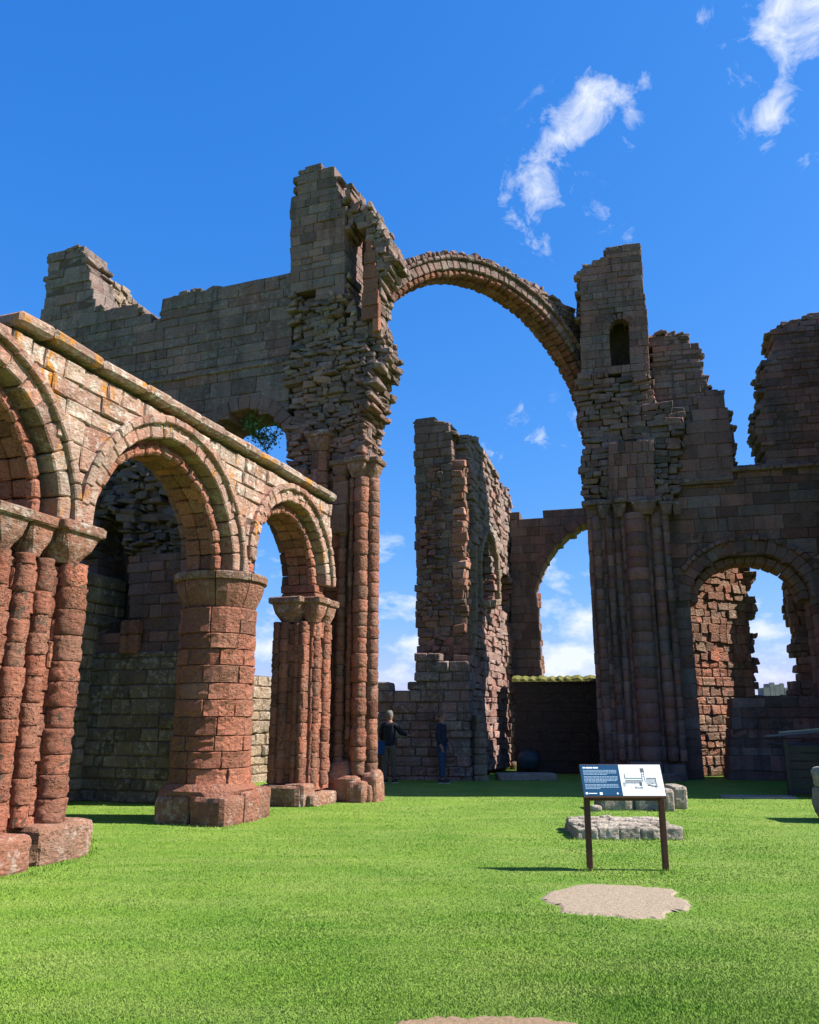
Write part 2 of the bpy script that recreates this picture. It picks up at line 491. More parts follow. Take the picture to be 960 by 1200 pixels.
def fill(T, W, poly, holes=(), thick=1.2, ch=(.24, .36), ln=(.3, .85), c=.012, rough=.012, prot=.01, gap=.008, ej=.03,
         tint=tfun(.4), mat=M_GREY, name='stone', w=0.0, back=True, core=True, bulge=.006, cj=.012, skipback=False):
    zs = [p[1] for p in poly]; z = min(zs); zt = max(zs)
    F = W.P
    while z < zt - .05:
        h = random.uniform(*ch)
        if z + h > zt + .12: h = max(.12, zt - z)
        iv = subtract(scan(poly, z + h * .5), [q for ho in holes for q in scan(ho, z + h * .5)])
        for a, b in iv:
            a += random.uniform(-ej, ej); b += random.uniform(-ej, ej)
            if b - a < .08: continue
            if core and b - a > .25:
                T.add('mortar_core', box_vf(F, a + .06, b - .06, z - .004 + random.uniform(-.002, .002), z + h + random.uniform(0, .003), w + .012 + c, w + thick - .03), M_CORE, (.5, .4, 0), hidden=True)
            x = a; cuts = [a]
            while x < b - .01:
                l = random.uniform(*ln)
                if b - x - l < ln[0] * .6: l = b - x
                x += l; cuts.append(min(x, b))
            nb = len(cuts) - 1
            for i in range(nb):
                s0, s1 = cuts[i] + gap / 2, cuts[i + 1] - gap / 2
                tt = tint((s0 + s1) / 2, z + h / 2)
                pr = random.uniform(-prot, prot)
                hh = random.uniform(-.004, .004)
                if i in (0, nb - 1) and thick > .3:
                    k = max(1, int(round(thick / random.uniform(.4, .6)))); ww = w - pr
                    for q in range(k):
                        w1 = w + thick * (q + 1) / k
                        T.add(name, cbox(F, s0, s1, z + gap / 2, z + h - gap / 2 + hh, ww, w1 - gap / 2, c, cj), mat, tt if q == 0 else tint(s0, z), hidden=(q > 1))
                        ww = w1 + gap / 2
                else:
                    dp = min(.22, thick * .45) + max(0, pr)
                    nsub = 1 if s1 - s0 < .55 else 2
                    T.add(name, gstone(F, s0, s1, z + gap / 2, z + h - gap / 2 + hh, dp, w - pr, nsub, 1, c, bulge, rough), mat, tt)
                    if back and thick > .5:
                        T.add(name, cbox(F, s0, s1, z + gap / 2, z + h - gap / 2, w + thick - .2, w + thick + random.uniform(-.02, .02), c, cj), mat, tt, hidden=True)
        z += h

def rubble(T, W, poly, holes=(), thick=1.0, w=0.0, size=(.12, .5), ch=(.08, .2), prot=.09, tint=tfun(.3), mat=M_GREY, name='rubble_stone', ej=.1, rotj=.12, lump=0.0):
    zs = [p[1] for p in poly]; z = min(zs); zt = max(zs)
    while z < zt - .05:
        h = random.uniform(*ch)
        iv = subtract(scan(poly, z + h * .5), [q for ho in holes for q in scan(ho, z + h * .5)])
        for a, b in iv:
            a += random.uniform(-ej, ej); b += random.uniform(-ej, ej)
            if b - a < .08: continue
            T.add('mortar_core', box_vf(W.P, a + .08, b - .08, z, z + h + random.uniform(.0, .004), w + .06 + prot * .7 + lump * .75, w + thick - .04), M_CORE, (.4, .4, 0), hidden=True)
            x = a
            while x < b - .04:
                l = min(random.uniform(*size), b - x)
                pr = random.uniform(-prot * .6, prot)
                if lump: pr += lump * noise.noise(Vector((x * .9, z * .9, 3.0)))
                r = random.gauss(0, rotj); ry = random.gauss(0, rotj)
                cs_, cz_ = x + l / 2, z + h / 2
                def f(s, t, ww, r=r, ry=ry, cs_=cs_, cz_=cz_):
                    ds, dz = s - cs_, t - cz_
                    return W.P(cs_ + ds * cos(r) - dz * sin(r), cz_ + ds * sin(r) + dz * cos(r), ww + ds * ry)
                edge = x == a or x + l >= b - .04
                if edge and thick > .5:
                    kk = int(thick / .32); wa = w - pr
                    for q in range(kk):
                        wb = w + thick * (q + 1) / kk; e0 = random.uniform(-.05, .05) - (.0 if q == 0 else abs(random.gauss(0, ej * .8)))
                        T.add(name, cbox(f, x + .008 - (e0 if x == a else 0), x + l - .008 + (e0 if x != a or l > .3 else 0), z + .006 + random.uniform(-.01, .01), z + h - .002 + random.uniform(-.02, .01), wa, wb - .015, .018, .03), mat, tint(cs_, cz_), hidden=q > 2)
                        wa = wb
                else:
                    T.add(name, cbox(f, x + .008, x + l - .008, z + .006, z + h - .002, w - pr, w + min(thick, .3 + prot + lump), .015, .03), mat, tint(cs_, cz_))
                if thick > .6:
                    T.add(name, cbox(W.P, x, x + l, z, z + h, w + thick - .2, w + thick + random.uniform(-.05, .05), .03, .02), mat, tint(cs_, cz_), hidden=True)
                x += l
        z += h

def broken_edge(T, W, pts, thick, tint, mat, w=0.0, step=.22, size=(.12, .34), hh=(.07, .16), name='rubble_stone', close=False):
    """small broken stones along a ruined edge"""
    for (a, b) in zip(pts[:-1], pts[1:]):
        l = hypot(b[0] - a[0], b[1] - a[1]); n = max(1, int(l / step)); steep = abs(b[1] - a[1]) > 2.2 * abs(b[0] - a[0])
        for i in range(n):
            if steep and random.random() < .6: continue
            t = (i + random.uniform(.1, .9)) / n
            x = a[0] + (b[0] - a[0]) * t; z = a[1] + (b[1] - a[1]) * t
            k = max(1, int(thick / .35)); 
            for q in range(k):
                lx = random.uniform(*size) * .5; lz = random.uniform(*hh) * .5; r = random.gauss(0, .15)
                dx = random.uniform(-.07, .05); dz = random.uniform(-.10, .03)
                cx_, cz_ = x + dx, z + dz
                def f(s, t_, ww): return W.P(cx_ + s * cos(r) - t_ * sin(r), cz_ + s * sin(r) + t_ * cos(r), ww)
                T.add(name, cbox(f, -lx, lx, -lz, lz, w + thick * q / k + random.uniform(-.03, .03), w + thick * (q + 1) / k, .02, .025), mat, tint(x, z), hidden=q > 1)

def ring(T, W, cs, cz, r0, r1, w0, w1, a0=0, a1=pi, n=18, nw=1, tint=tfun(.5), mat=M_RED, name='voussoir', c=.018, gap=.012, cj=.01, jr=.01, jw=.0, skip=0.0):
    f = W.polar(cs, cz); rm = (r0 + r1) / 2
    cuts = [a0]
    for i in range(n - 1): cuts.append(a0 + (a1 - a0) * (i + 1 + random.uniform(-.15, .15)) / n)
    cuts.append(a1)
    for i in range(n):
        for k in range(nw):
            if random.random() < skip: continue
            wa = w0 + (w1 - w0) * k / nw; wb = w0 + (w1 - w0) * (k + 1) / nw
            j = random.uniform(-jr, jr); jj = random.uniform(-jw, jw)
            T.add(name, cbox(f, cuts[i] + gap / 2 / rm, cuts[i + 1] - gap / 2 / rm, r0 + j, r1 + random.uniform(-jr, jr), wa + (0 if k else jj) + (gap / 2 if k else 0), wb, c, cj, cs=c / rm), mat, tint(cs + cos(cuts[i]) * rm, cz + sin(cuts[i]) * rm))

def shaft(T, x, y, r, z0, z1, ch=(.28, .4), nper=1, arc=(0, 2 * pi), tint=tfun(.8), mat=M_RED, name='shaft_stone', c=.022, rough=.012, bulge=.01, batter=0.0, off=0.0, pr=.012, ns=None, nt=1, smooth=False):
    z = z0
    while z < z1 - .03:
        h = random.uniform(*ch)
        if z1 - z - h < ch[0] * .6: h = z1 - z
        q0 = random.uniform(0, 1)
        rr = r * (1 + batter * (1 - (z - z0) / max(.1, z1 - z0))); p = random.uniform(-pr, pr)
        T.add('mortar_core', cyl(x, y, max(.02, rr - c * 1.3 - .004), z - .002, z + h + random.uniform(0, .003), 12), M_CORE, (.6, .4, 0), hidden=True)
        k = nper
        A = arc[1] - arc[0]; full = A > 6.2
        cuts = [arc[0] + (A * (i + (q0 if full and k > 1 else 0) + random.uniform(-.12, .12) * (k > 1 and 0 < i < k)) / k) for i in range(k)] 
        cuts.append(cuts[0] + A)
        for i in range(k):
            j = random.uniform(-pr, pr) if k > 1 else p
            def f(a, t, w, rr=rr, j=j): 
                q = rr + j - w
                return (x + q * cos(a), y + q * sin(a), t)
            g = .008 / rr if k > 1 or not full else 0
            n_ = ns or max(2, int((cuts[i + 1] - cuts[i]) / .42))
            T.add(name, gstone(f, cuts[i] + g / 2, cuts[i + 1] - g / 2, z + .004, z + h - .004, min(.12, rr * .5), 0, n_, nt, c, bulge, rough, cs=c / rr), mat, tint(x, z + h / 2), smooth=smooth)
        z += h
def cyl(x, y, r, z0, z1, n=16, r1=None):
    r1 = r1 or r
    return loft([[(x + r * cos(2 * pi * i / n), y + r * sin(2 * pi * i / n), z0) for i in range(n)], [(x + r1 * cos(2 * pi * i / n), y + r1 * sin(2 * pi * i / n), z1) for i in range(n)]])
def sq_ring(cx, cy, hx, hy, az, z, r=0.0, n=4, jit=0.0):
    """rounded-rectangle ring; r = corner radius fraction"""
    out = []; a = radians(-az)
    for qx, qy, st in ((1, 1, 0), (-1, 1, pi / 2), (-1, -1, pi), (1, -1, 3 * pi / 2)):
        rr = r * min(hx, hy)
        for i in range(n + 1):
            t = st + pi / 2 * i / n
            px_, py_ = qx * (hx - rr) + rr * cos(t), qy * (hy - rr) + rr * sin(t)
            px_ += random.uniform(-jit, jit); py_ += random.uniform(-jit, jit)
            out.append((cx + px_ * cos(a) - py_ * sin(a), cy + px_ * sin(a) + py_ * cos(a), z + random.uniform(-jit, jit) * .4))
    return out
def capital(T, cx, cy, az, htop, hbot, z0, z1, ab=.13, over=.05, round_top=.15, tint=(.6, .5, .2), mat=M_RED):
    """cushion capital: square abacus over a block tapering to the round neck"""
    J = .008
    T.add('abacus', loft([sq_ring(cx, cy, htop + over - .02, htop + over - .02, az, z1 - ab, round_top, 4, J), sq_ring(cx, cy, htop + over, htop + over, az, z1 - ab + .02, round_top, 4, J),
                          sq_ring(cx, cy, htop + over, htop + over, az, z1 - .02, round_top, 4, J), sq_ring(cx, cy, htop + over - .02, htop + over - .02, az, z1, round_top, 4, J)]), mat, (tint[0] * .7, tint[1] * .8, .6))
    zz = z1 - ab - .003; H = zz - z0
    T.add('capital', loft([sq_ring(cx, cy, hbot, hbot, az, z0, 1.0, 4, J), sq_ring(cx, cy, hbot + (htop - hbot) * .35, hbot + (htop - hbot) * .35, az, z0 + H * .2, .9, 4, J),
                           sq_ring(cx, cy, hbot + (htop - hbot) * .8, hbot + (htop - hbot) * .8, az, z0 + H * .5, .55, 4, J), sq_ring(cx, cy, htop, htop, az, zz, round_top, 4, J)]), mat, tint)

# ------------------------------------------------------------ places
A_U = np.array([sin(radians(20)), cos(radians(20))]); A_V = np.array([cos(radians(20)), -sin(radians(20))])
P0 = gnd(262, 970)[:2]
def uv(u, v): q = P0 + A_U * u + A_V * v; return float(q[0]), float(q[1])
WA = Frame(uv(0, -.2), 20)                # nave-side face of the arcade
WB = Frame(uv(4.9, 0), 110)               # transept wall and north pier, facing the nave
WR = Frame((5.3, 24.2), 104)              # south side
WS = Frame((5.3 - .1, 24.2 - .45), 104)   # tower face proud of the south wall

# ============================================================ ARCADE
def build_arcade():
    T = Thing('nave_arcade_wall', 'sunlit sandstone arcade wall with three round arches and lichened coping, at the left', 'wall', uv(0, -.8))
    ZT = 6.12
    poly = [(-4.85, ZT), (3.95, ZT), (3.95, 3.98), (-7.9, 3.98), (-7.9, 4.6), (-7.2, 5.6), (-6.2, 5.75), (-5.4, 5.9)]
    arches = [(-5.5, 4.0, 1.5, .2), (-1.48, 4.02, 1.5, .2), (2.36, 4.3, 1.22, .18)]
    holes = [arch_poly(c, z, r + .41, 3.5) for c, z, r, _ in arches]
    def hue(s, z): return .5 - .35 * max(0, (z - 5.2))
    lic = lambda s, z: min(1.0, max(.25, (z - 4.2) * .7))
    # coursed face, pale and spotted above, redder low down
    fill(T, WA, poly, holes, 1.05, ch=(.19, .34), ln=(.22, .55), tint=tfun(hue, .22, .6, .3, lic), mat=M_WALL, rough=.016, prot=.02, ej=.0, c=.016, cj=.02, gap=.012)
    for k, (c, z, r, t) in enumerate(arches):
        lo = .5 if k == 2 else 0
        tl = tfun(.55, .2, .5, .25, .45); tr = tfun(.85, .15, .5, .25, .1)
        if z > 4.02:
            for sd in (-1, 1):
                fill(T, WA, [(c + sd * r, 4.0), (c + sd * (r + .41), 4.0), (c + sd * (r + .41), z), (c + sd * r, z)], (), .8, ch=(.14, .16), ln=(.5, .6), tint=tr, mat=M_RED, w=.15, back=False)
        ring(T, WA, c, z, r + .41, r + .53, -.075, .1, 0, pi, 24, 1, tl, M_WALL, 'hood_stone', c=.018, cj=.01, gap=.006)
        ring(T, WA, c, z, r + .20, r + .415, 0, .36, 0, pi, 19, 1, tl, M_WALL, 'voussoir', c=.02)
        ring(T, WA, c, z, r + .20, r + .415, .72, 1.05, 0, pi, 19, 1, tr, M_GREY, 'voussoir', c=.02)
        ring(T, WA, c, z, r + .0, r + .215, .27, .8, 0, pi, 19, 2, tr, M_RED, 'voussoir', c=.02)
        ring(T, WA, c, z, r + .215, r + .36, .3, .8, 0, pi, 12, 1, tr, M_CORE, 'mortar_core')
        ring(T, WA, c, z, r - .02, r + .12, .19, .33, 0, pi, 21, 1, tfun(.8, .15, .62, .2, .1), M_RED, 'roll_moulding_stone', c=.03, cj=.016, gap=.006)
    # coping course with its drip
    s = -4.85
    while s < 3.94:
        l = min(random.uniform(.45, .95), 3.95 - s)
        if 3.95 - s - l < .2: l = 3.95 - s
        j = random.uniform(-.012, .012)
        T.add('coping_stone', cbox(WA.P, s + .006, s + l - .006, ZT + .0 + j, ZT + .17 + j, -.14 + j, 1.16, .045, .014), M_WALL, (.3 + random.uniform(-.15, .15), .45 + random.uniform(-.2, .2), .8))
        s += l
    T.flush(300)
build_arcade()

def build_round_pillar():
    cx, cy = uv(.74, -.77)
    T = Thing('round_pillar', 'thick round red sandstone pillar on a square plinth between the two nearer arcade arches', 'pillar', (cx, cy))
    t = tfun(.93, .1, .45, .25, .03)
    shaft(T, cx, cy, .635, .56, 3.42, ch=(.24, .30), nper=7, tint=t, mat=M_RED, rough=.018, bulge=.004, batter=.025, pr=.016, ns=3, nt=2, c=.013)
    # neck, segmented cushion capital, abacus
    shaft(T, cx, cy, .62, 3.2, 3.44, ch=(.22, .24), nper=8, tint=t, mat=M_RED, name='neck_stone')
    n = 8
    for i in range(n):
        a0 = 2 * pi * i / n + .12; a1 = a0 + 2 * pi / n - .02
        rings = []
        for z, r in ((3.44, .61), (3.54, .66), (3.68, .72), (3.82, .755), (3.87, .745)):
            pts = [(cx + r * cos(a0 + (a1 - a0) * k / 3), cy + r * sin(a0 + (a1 - a0) * k / 3), z) for k in range(4)] + [(cx + .3 * cos((a0 + a1) / 2), cy + .3 * sin((a0 + a1) / 2), z)]
            rings.append(pts)
        T.add('capital', loft(rings), M_RED, (random.uniform(.5, .8), random.uniform(.35, .6), .15))
        rings = []
        for z, r in ((3.875, .76), (3.885, .80), (3.99, .81), (4.01, .795)):
            rings.append([(cx + r * cos(a0 + (a1 - a0) * k / 3), cy + r * sin(a0 + (a1 - a0) * k / 3), z) for k in range(4)] + [(cx + .3 * cos((a0 + a1) / 2), cy + .3 * sin((a0 + a1) / 2), z)])
        T.add('abacus', loft(rings), M_RED, (.35, random.uniform(.3, .5), .5))
    # plinth: worn blocks
    W = Frame(uv(0, 0), 20)
    blocks = [(-.02, .55, -.62, .02), (.56, 1.04, -.5, .03), (1.05, 1.5, -.55, -.04), (-.02, .5, -1.28, -.64), (1.0, 1.62, -1.32, -.58), (.45, 1.02, -1.34, -.6)]
    for i, (u0, u1, v0, v1) in enumerate(blocks):
        c = uv((u0 + u1) / 2, (v0 + v1) / 2); hgt = .46 + .03 * (i % 3)
        T.add('plinth_stone', rock((c[0], c[1], hgt / 2 - .02), (v1 - v0 + .03, u1 - u0 + .03, hgt), 20, 6, 9, .03, 3, i), M_RED, (random.uniform(.5, .8), random.uniform(.4, .7), .35))
    T.add('plinth_stone', loft([sq_ring(cx, cy, .66, .72, 20, .40, .5, 5, .01), sq_ring(cx, cy, .71, .74, 20, .50, .8, 5, .01), sq_ring(cx, cy, .66, .68, 20, .60, 1, 5, .01)]), M_RED, (.8, .45, .1))
    T.flush(300)
build_round_pillar()

def cluster(name, label, u0, u1, v0, v1, shafts, z1=3.5, ztop=4.0, bases=(), caps=(), hue=.85):
    """compound pier: stepped core of coursed stone, attached shafts, capitals, base blocks"""
    T = Thing(name, label, 'pier', uv((u0 + u1) / 2, (v0 + v1) / 2))
    t = tfun(hue, .15, .45, .28, .05)
    WF = Frame(uv(u0, 0), 110)                                   # faces the camera, s = v
    fill(T, WF, [(v0, .25), (v1, .25), (v1, 3.45), (v0, 3.45)], (), u1 - u0, ch=(.26, .34), ln=(.22, .42), tint=t, mat=M_RED, ej=.0, rough=.014, prot=.02)
    WV = Frame(uv(0, v1), 20)
    fill(T, WV, [(u0 + .2, .25), (u1, .25), (u1, 3.45), (u0 + .2, 3.45)], (), .3, ch=(.26, .34), ln=(.22, .42), tint=t, mat=M_RED, ej=.0, rough=.014, prot=.02, w=-.06, back=False)
    for (u, v, r, z0) in shafts:
        x, y = uv(u, v)
        shaft(T, x, y, r, z0, z1, ch=(.22, .34), tint=t, mat=M_RED, rough=min(.02, r * .13), bulge=.0, pr=.009, ns=13, nt=4, c=.007, smooth=True)
    for (u, v, ht, hb) in caps:
        x, y = uv(u, v); capital(T, x, y, 20, ht, hb, z1, ztop, tint=(random.uniform(.4, .7), random.uniform(.4, .6), .35))
    for i, (u, v, du, dv, h) in enumerate(bases):
        x, y = uv(u, v); T.add('base_block', rock((x, y, h / 2 - .03), (dv, du, h), 20, 7, 8, .035, 2.6, i + len(label)), M_RED, (random.uniform(.35, .6), random.uniform(.55, .75), .4))
    T.flush(300)

cluster('clustered_pier', 'weathered red pier of pitted shafts at the left edge, nearest to the viewer', -4.75, -3.1, -1.35, -.42,
        [(-3.32, -.33, .19, .42), (-3.78, -.34, .115, .42), (-4.12, -.32, .12, .42), (-4.42, -.36, .1, .42), (-4.62, -.42, .15, .42), (-3.2, -.75, .1, .42)],
        bases=[(-3.25, -.42, .95, .72, .46), (-4.3, -.35, .85, .8, .42), (-3.2, -1.0, 1.0, .6, .4), (-4.2, -1.0, 1.0, .6, .4), (-3.3, -.36, .75, .6, .3)],
        caps=[(-3.42, -.45, .33, .2), (-3.98, -.42, .2, .12), (-4.45, -.45, .24, .14), (-3.4, -1.05, .3, .2), (-4.3, -1.05, .35, .2)])
cluster('clustered_pier', 'slimmer clustered pier with ribbed shafts between the smallest arcade arch and the tall tower', 3.2, 4.3, -1.0, -.35,
        [(3.22, -.82, .1, .4), (3.55, -.3, .1, .35), (3.95, -.28, .1, .35), (3.2, -.98, .09, .4), (3.25, -.42, .07, .4), (3.22, -.55, .06, .4)],
        bases=[(3.35, -.72, .7, .95, .42), (3.7, -.3, 1.1, .5, .26), (3.3, -.45, .5, .5, .44)],
        caps=[(3.42, -.78, .32, .2), (3.5, -.34, .22, .14), (3.98, -.34, .2, .13), (3.9, -.9, .25, .2)])

# ============================================================ TRANSEPT WALL + NORTH TOWER PIER
def build_transept():
    T = Thing('transept_wall', 'high grey shaded ashlar wall rising behind the arcade, with a round-headed opening', 'wall', WB.P(-6, 0, .7))
    pts = [(47, 372), (70, 368), (120, 361), (158, 355), (163, 364), (178, 374), (188, 373), (190, 350), (230, 341), (285, 333), (345, 322)]
    top = WB.poly(pts)
    poly = top + [(-1.9, 0), (-10.0, 0)]
    hole = arch_poly(-3.1, 7.75, 1.25, -.1)
    hue = lambda s, z: .22 + .12 * sin(s * 1.7 + z)
    # the lowest courses behind the arcade can only be glimpsed, the high part is picked out stone by stone
    zc = 6.3
    hi = [p for p in poly if p[1] > zc] + [(-1.9, zc), (-10.0, zc)]
    fill(T, WB, hi, [hole], 1.3, ch=(.22, .44), ln=(.3, 1.05), tint=tfun(hue, .14, .36, .22, .18), mat=M_GREY, ej=.0, prot=.012)
    broken_edge(T, WB, top, 1.3, tfun(.15, .1, .4, .25, .2), M_GREY)
    fill(T, WB, [(-10, 0), (-1.9, 0), (-1.9, zc - .003), (-10, zc - .003)], [hole], 1.3, ch=(.32, .42), ln=(.6, 1.1), tint=tfun(hue, .12, .38, .25, .05), mat=M_GREY, ej=0)
    ring(T, WB, -3.1, 7.75, 1.25, 1.6, -.03, .4, 0, pi, 15, 1, tfun(.3, .1, .4, .2), M_GREY)
    ring(T, WB, -3.1, 7.75, 1.25, 1.5, .4, 1.3, 0, pi, 15, 2, tfun(.3, .1, .4, .2), M_GREY)
    # string course
    a = WB.px(200, 447); s = -9.9
    while s < -2.1:
        l = random.uniform(.7, 1.2)
        T.add('string_course_stone', cbox(WB.P, s, min(s + l - .01, -2.05), 10.05, 10.17, -.07, .1, .03, .01), M_GREY, (.2, .4, .2)); s += l
    T.flush(300)
    # stub of the broken return wall: grey end, sunlit rubble side running away
    T = Thing('broken_wall_stub', 'broken stub with pale sunlit rubble flank atop the shaded wall at far left', 'wall', WB.P(-9.5, 12.2, .2))
    p = WB.poly([(48, 372), (50, 355), (55, 330), (56, 300), (78, 293), (94, 288), (100, 300), (103, 318), (112, 372)])
    fill(T, WB, p, (), 1.0, ch=(.24, .34), ln=(.4, .8), tint=tfun(.15, .1, .4, .2, .2), mat=M_GREY, ej=.06, prot=.03, w=.02)
    broken_edge(T, WB, p[:-1], 1.0, tfun(.15, .1, .4, .25, .2), M_GREY, w=.02, step=.16)
    WK = Frame(WB.P(p[6][0] - .05, 0, .05)[:2], 20)
    q = WK.poly([(100, 385), (101, 300), (108, 314), (117, 328), (120, 322), (128, 321), (134, 328), (146, 338), (156, 348), (160, 355), (163, 385)])
    rubble(T, WK, q, (), 1.1, size=(.16, .36), ch=(.12, .2), prot=.08, tint=tfun(.1, .1, .75, .25, .5), mat=M_BUFF)
    T.flush(280, 3.5)
build_transept()

def path_fill_edges(): pass

def build_north_tower():
    T = Thing('ruined_tower_pier', 'tallest ruined tower pier left of the great arch, with jutting rubble and slender shafts', 'tower', WB.P(-.4, 0, .8))
    WTn = Frame(WB.P(0, 0, -.28)[:2], 110)
    pxp = WTn.poly
    top = pxp([(340, 345), (340, 225), (348, 223), (348, 207), (355, 205), (357, 198), (372, 194), (386, 195), (392, 200), (396, 212), (398, 232), (404, 250), (404, 345)])
    zt = min(q[1] for q in top)
    hue = lambda s, z: .25 + .3 * max(0, 1 - abs(z - 13.6) / 1.1)
    fill(T, WTn, top, (), 1.8, ch=(.15, .3), ln=(.25, .7), tint=tfun(hue, .1, .42, .25, .12), mat=M_GREY, ej=.02, prot=.015)
    broken_edge(T, WTn, top[1:-1], 1.7, tfun(.3, .15, .4, .25, .2), M_GREY, step=.14)
    # broken upper shoulder right of the slit, sloping down to the great arch
    slit = pxp([(405, 268), (412, 262), (420, 264), (428, 276), (429, 300), (427, 350), (423, 370), (414, 358), (408, 345), (407, 315), (403, 300), (404, 282)])
    sh = pxp([(404, 345), (404, 212), (410, 212), (413, 226), (418, 233), (432, 236), (437, 250), (446, 256), (450, 268), (456, 278), (463, 293), (465, 303), (450, 320), (443, 345), (442, 370), (444, 392), (404, 392)])
    rubble(T, WTn, sh, [slit], .8, w=.06, size=(.18, .42), ch=(.12, .2), prot=.06, tint=tfun(.25, .15, .5, .3, .25), ej=.06, lump=.1)
    # back of the slit, coloured dark for the unlit passage, and its red ashlar jamb
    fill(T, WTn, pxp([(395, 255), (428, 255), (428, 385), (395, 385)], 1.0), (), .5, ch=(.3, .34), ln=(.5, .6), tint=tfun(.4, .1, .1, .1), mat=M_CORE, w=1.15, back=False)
    jam = pxp([(427, 292), (434, 286), (440, 292), (443, 330), (446, 388), (424, 372), (428, 320)])
    fill(T, WTn, jam, (), .3, ch=(.3, .4), ln=(.35, .5), tint=tfun(.85, .1, .45, .15, 0), mat=M_RED, w=-.06, back=False, ej=.02)
    # rubble face of the pier where the facing has fallen
    mid = pxp([(338, 345), (404, 345), (404, 384), (444, 384), (452, 398), (454, 410), (451, 424), (441, 437), (444, 448), (437, 462), (438, 478), (432, 498), (428, 520), (430, 540), (388, 540), (388, 600), (342, 600), (340, 520), (338, 500), (334, 450), (336, 400)])
    mid = [(s, z) for s, z in mid]
    rubble(T, WTn, mid, (), 1.0, w=-.02, size=(.1, .42), ch=(.07, .17), prot=.09, tint=tfun(lambda s, z: .15 + .3 * (z < 8.6), .15, .42, .3, .15), ej=.1, rotj=.1, lump=.4)
    T.flush(0) if False else None
    # lower pier with shafts
    t = tfun(.68, .2, .42, .28, .12)
    z7 = WTn.px(410, 562)[1]
    low = [(-1.55, 0), (.02, 0), (.02, z7 + .3), (-1.55, z7 + .3)]
    fill(T, WTn, low, (), 1.3, ch=(.3, .38), ln=(.3, .5), tint=t, mat=M_RED, ej=0, w=.12, rough=.014, prot=.02)
    fill(T, WTn, [WTn.px(391, 560), WTn.px(409, 560), WTn.px(409, 625), WTn.px(391, 625)], (), .3, ch=(.5, .7), ln=(.6, .8), tint=tfun(.5, .1, .4, .1, .1), mat=M_RED, w=-.12, back=False)
    def sh_at(x, w, r, z0, z1, **k):
        s, _ = WTn.px(x, 800, w); p = WTn.P(s, 0, w); shaft(T, p[0], p[1], r, z0, z1, ch=(.24, .36), tint=t, mat=M_RED, rough=.014, ns=12, nt=3, c=.01, pr=.012, bulge=.0, smooth=True, **k)
    sh_at(398, .02, .1, .5, z7); sh_at(421, -.02, .16, .5, z7); sh_at(429, .1, .075, .5, z7); sh_at(435, .15, .14, .45, z7); sh_at(437, .5, .1, .45, z7); sh_at(436, .9, .1, .45, z7); sh_at(409, .0, .06, 1.2, z7)
    for i, (x, w, dv, du, h) in enumerate(((410, .0, .55, .6, .55), (402, .1, .5, .7, .8), (421, -.1, .42, .5, .45), (436, .15, .4, .5, .62), (430, 0, .35, .4, .4))):
        s, _ = WTn.px(x, 925, w); p = WTn.P(s, 0, w); T.add('base_block', rock((p[0], p[1], h / 2 - .04), (dv, du, h), 20, 7, 5, .06, 3, 40 + i), M_RED, (random.uniform(.4, .7), random.uniform(.6, .8), .4))
    zc = z7
    for x, w, ht, hb in ((402, .08, .2, .12), (421, -.02, .23, .16), (435, .15, .22, .15)):
        s, _ = WTn.px(x, 560, w); p = WTn.P(s, 0, w); capital(T, p[0], p[1], 20, ht, hb, zc, zc + .45, ab=.12, tint=(.35, .4, .3))
    for x, w in ((380, -.05), (373, -.02)):
        s, z = WTn.px(x, 525); p = WTn.P(s, 0, w); capital(T, p[0], p[1], 20, .2, .13, z - .1, z + .35, tint=(.35, .4, .2)); shaft(T, p[0], p[1], .13, 6.4, z - .1, tint=t, mat=M_RED, ns=8)
    # springer shafts above the capitals
    for x, w in ((420, .05), (426, .05), (431, .1)):
        s, z = WTn.px(x, 540, w); p = WTn.P(s, 0, w); shaft(T, p[0], p[1], .09, zc + .45, zc + 1.2, ch=(.2, .25), tint=tfun(.3, .1, .4, .2, .2), mat=M_GREY, ns=8)
    T.flush(300)
build_north_tower()

# ============================================================ THE GREAT DIAGONAL ARCH
def build_great_arch():
    a0 = np.array([-.9, 19.2]); a1 = np.array([5.5, 24.4]); d = a1 - a0
    W = Frame(a0, math.degrees(atan2(d[0], d[1])))
    T = Thing('great_diagonal_arch', 'great round arch spanning the sky between the two tall tower piers', 'arch', (2.3, 21.8, 9.4))
    cs, cz, r = 4.52, 9.38, 4.78
    A0, A1 = radians(-12), radians(168)
    tr = tfun(.75, .12, .3, .25, .05); tg = tfun(.35, .15, .4, .25, .2)
    ring(T, W, cs, cz, r + .18, r + .46, .0, .42, A0, A1, 62, 1, tg, M_GREY, 'voussoir', c=.025, cj=.015)
    ring(T, W, cs, cz, r + .46, r + .56, -.09, .4, A0, radians(140), 58, 1, tg, M_GREY, 'hood_stone', c=.03, cj=.012)
    ring(T, W, cs, cz, r + .555, r + .72, -.02, .8, radians(30), radians(140), 60, 1, tg, M_GREY, 'rubble_stone', c=.04, cj=.03, jr=.05, skip=.05)
    ring(T, W, cs, cz, r + .18, r + .46, .44, .85, A0, A1, 60, 1, tr, M_RED, 'voussoir', c=.025, cj=.015)
    ring(T, W, cs, cz, r + .02, r + .195, .08, .8, A0, A1, 62, 2, tr, M_RED, 'rib_stone', c=.045, cj=.018, jr=.016)
    ring(T, W, cs, cz, r - .05, r + .04, .32, .58, A0, A1, 80, 1, tr, M_RED, 'chevron_stone', c=.02, cj=.02, jr=.015)
    rubble(T, W, W.poly([(612, 324), (632, 330), (652, 342), (678, 362), (690, 380), (690, 440), (672, 408), (655, 380), (632, 352)]), (), .5, w=.2, size=(.14, .4), ch=(.1, .18), prot=.06, tint=tg, ej=.05, rotj=.08)
    T.flush(300, 5)
build_great_arch()

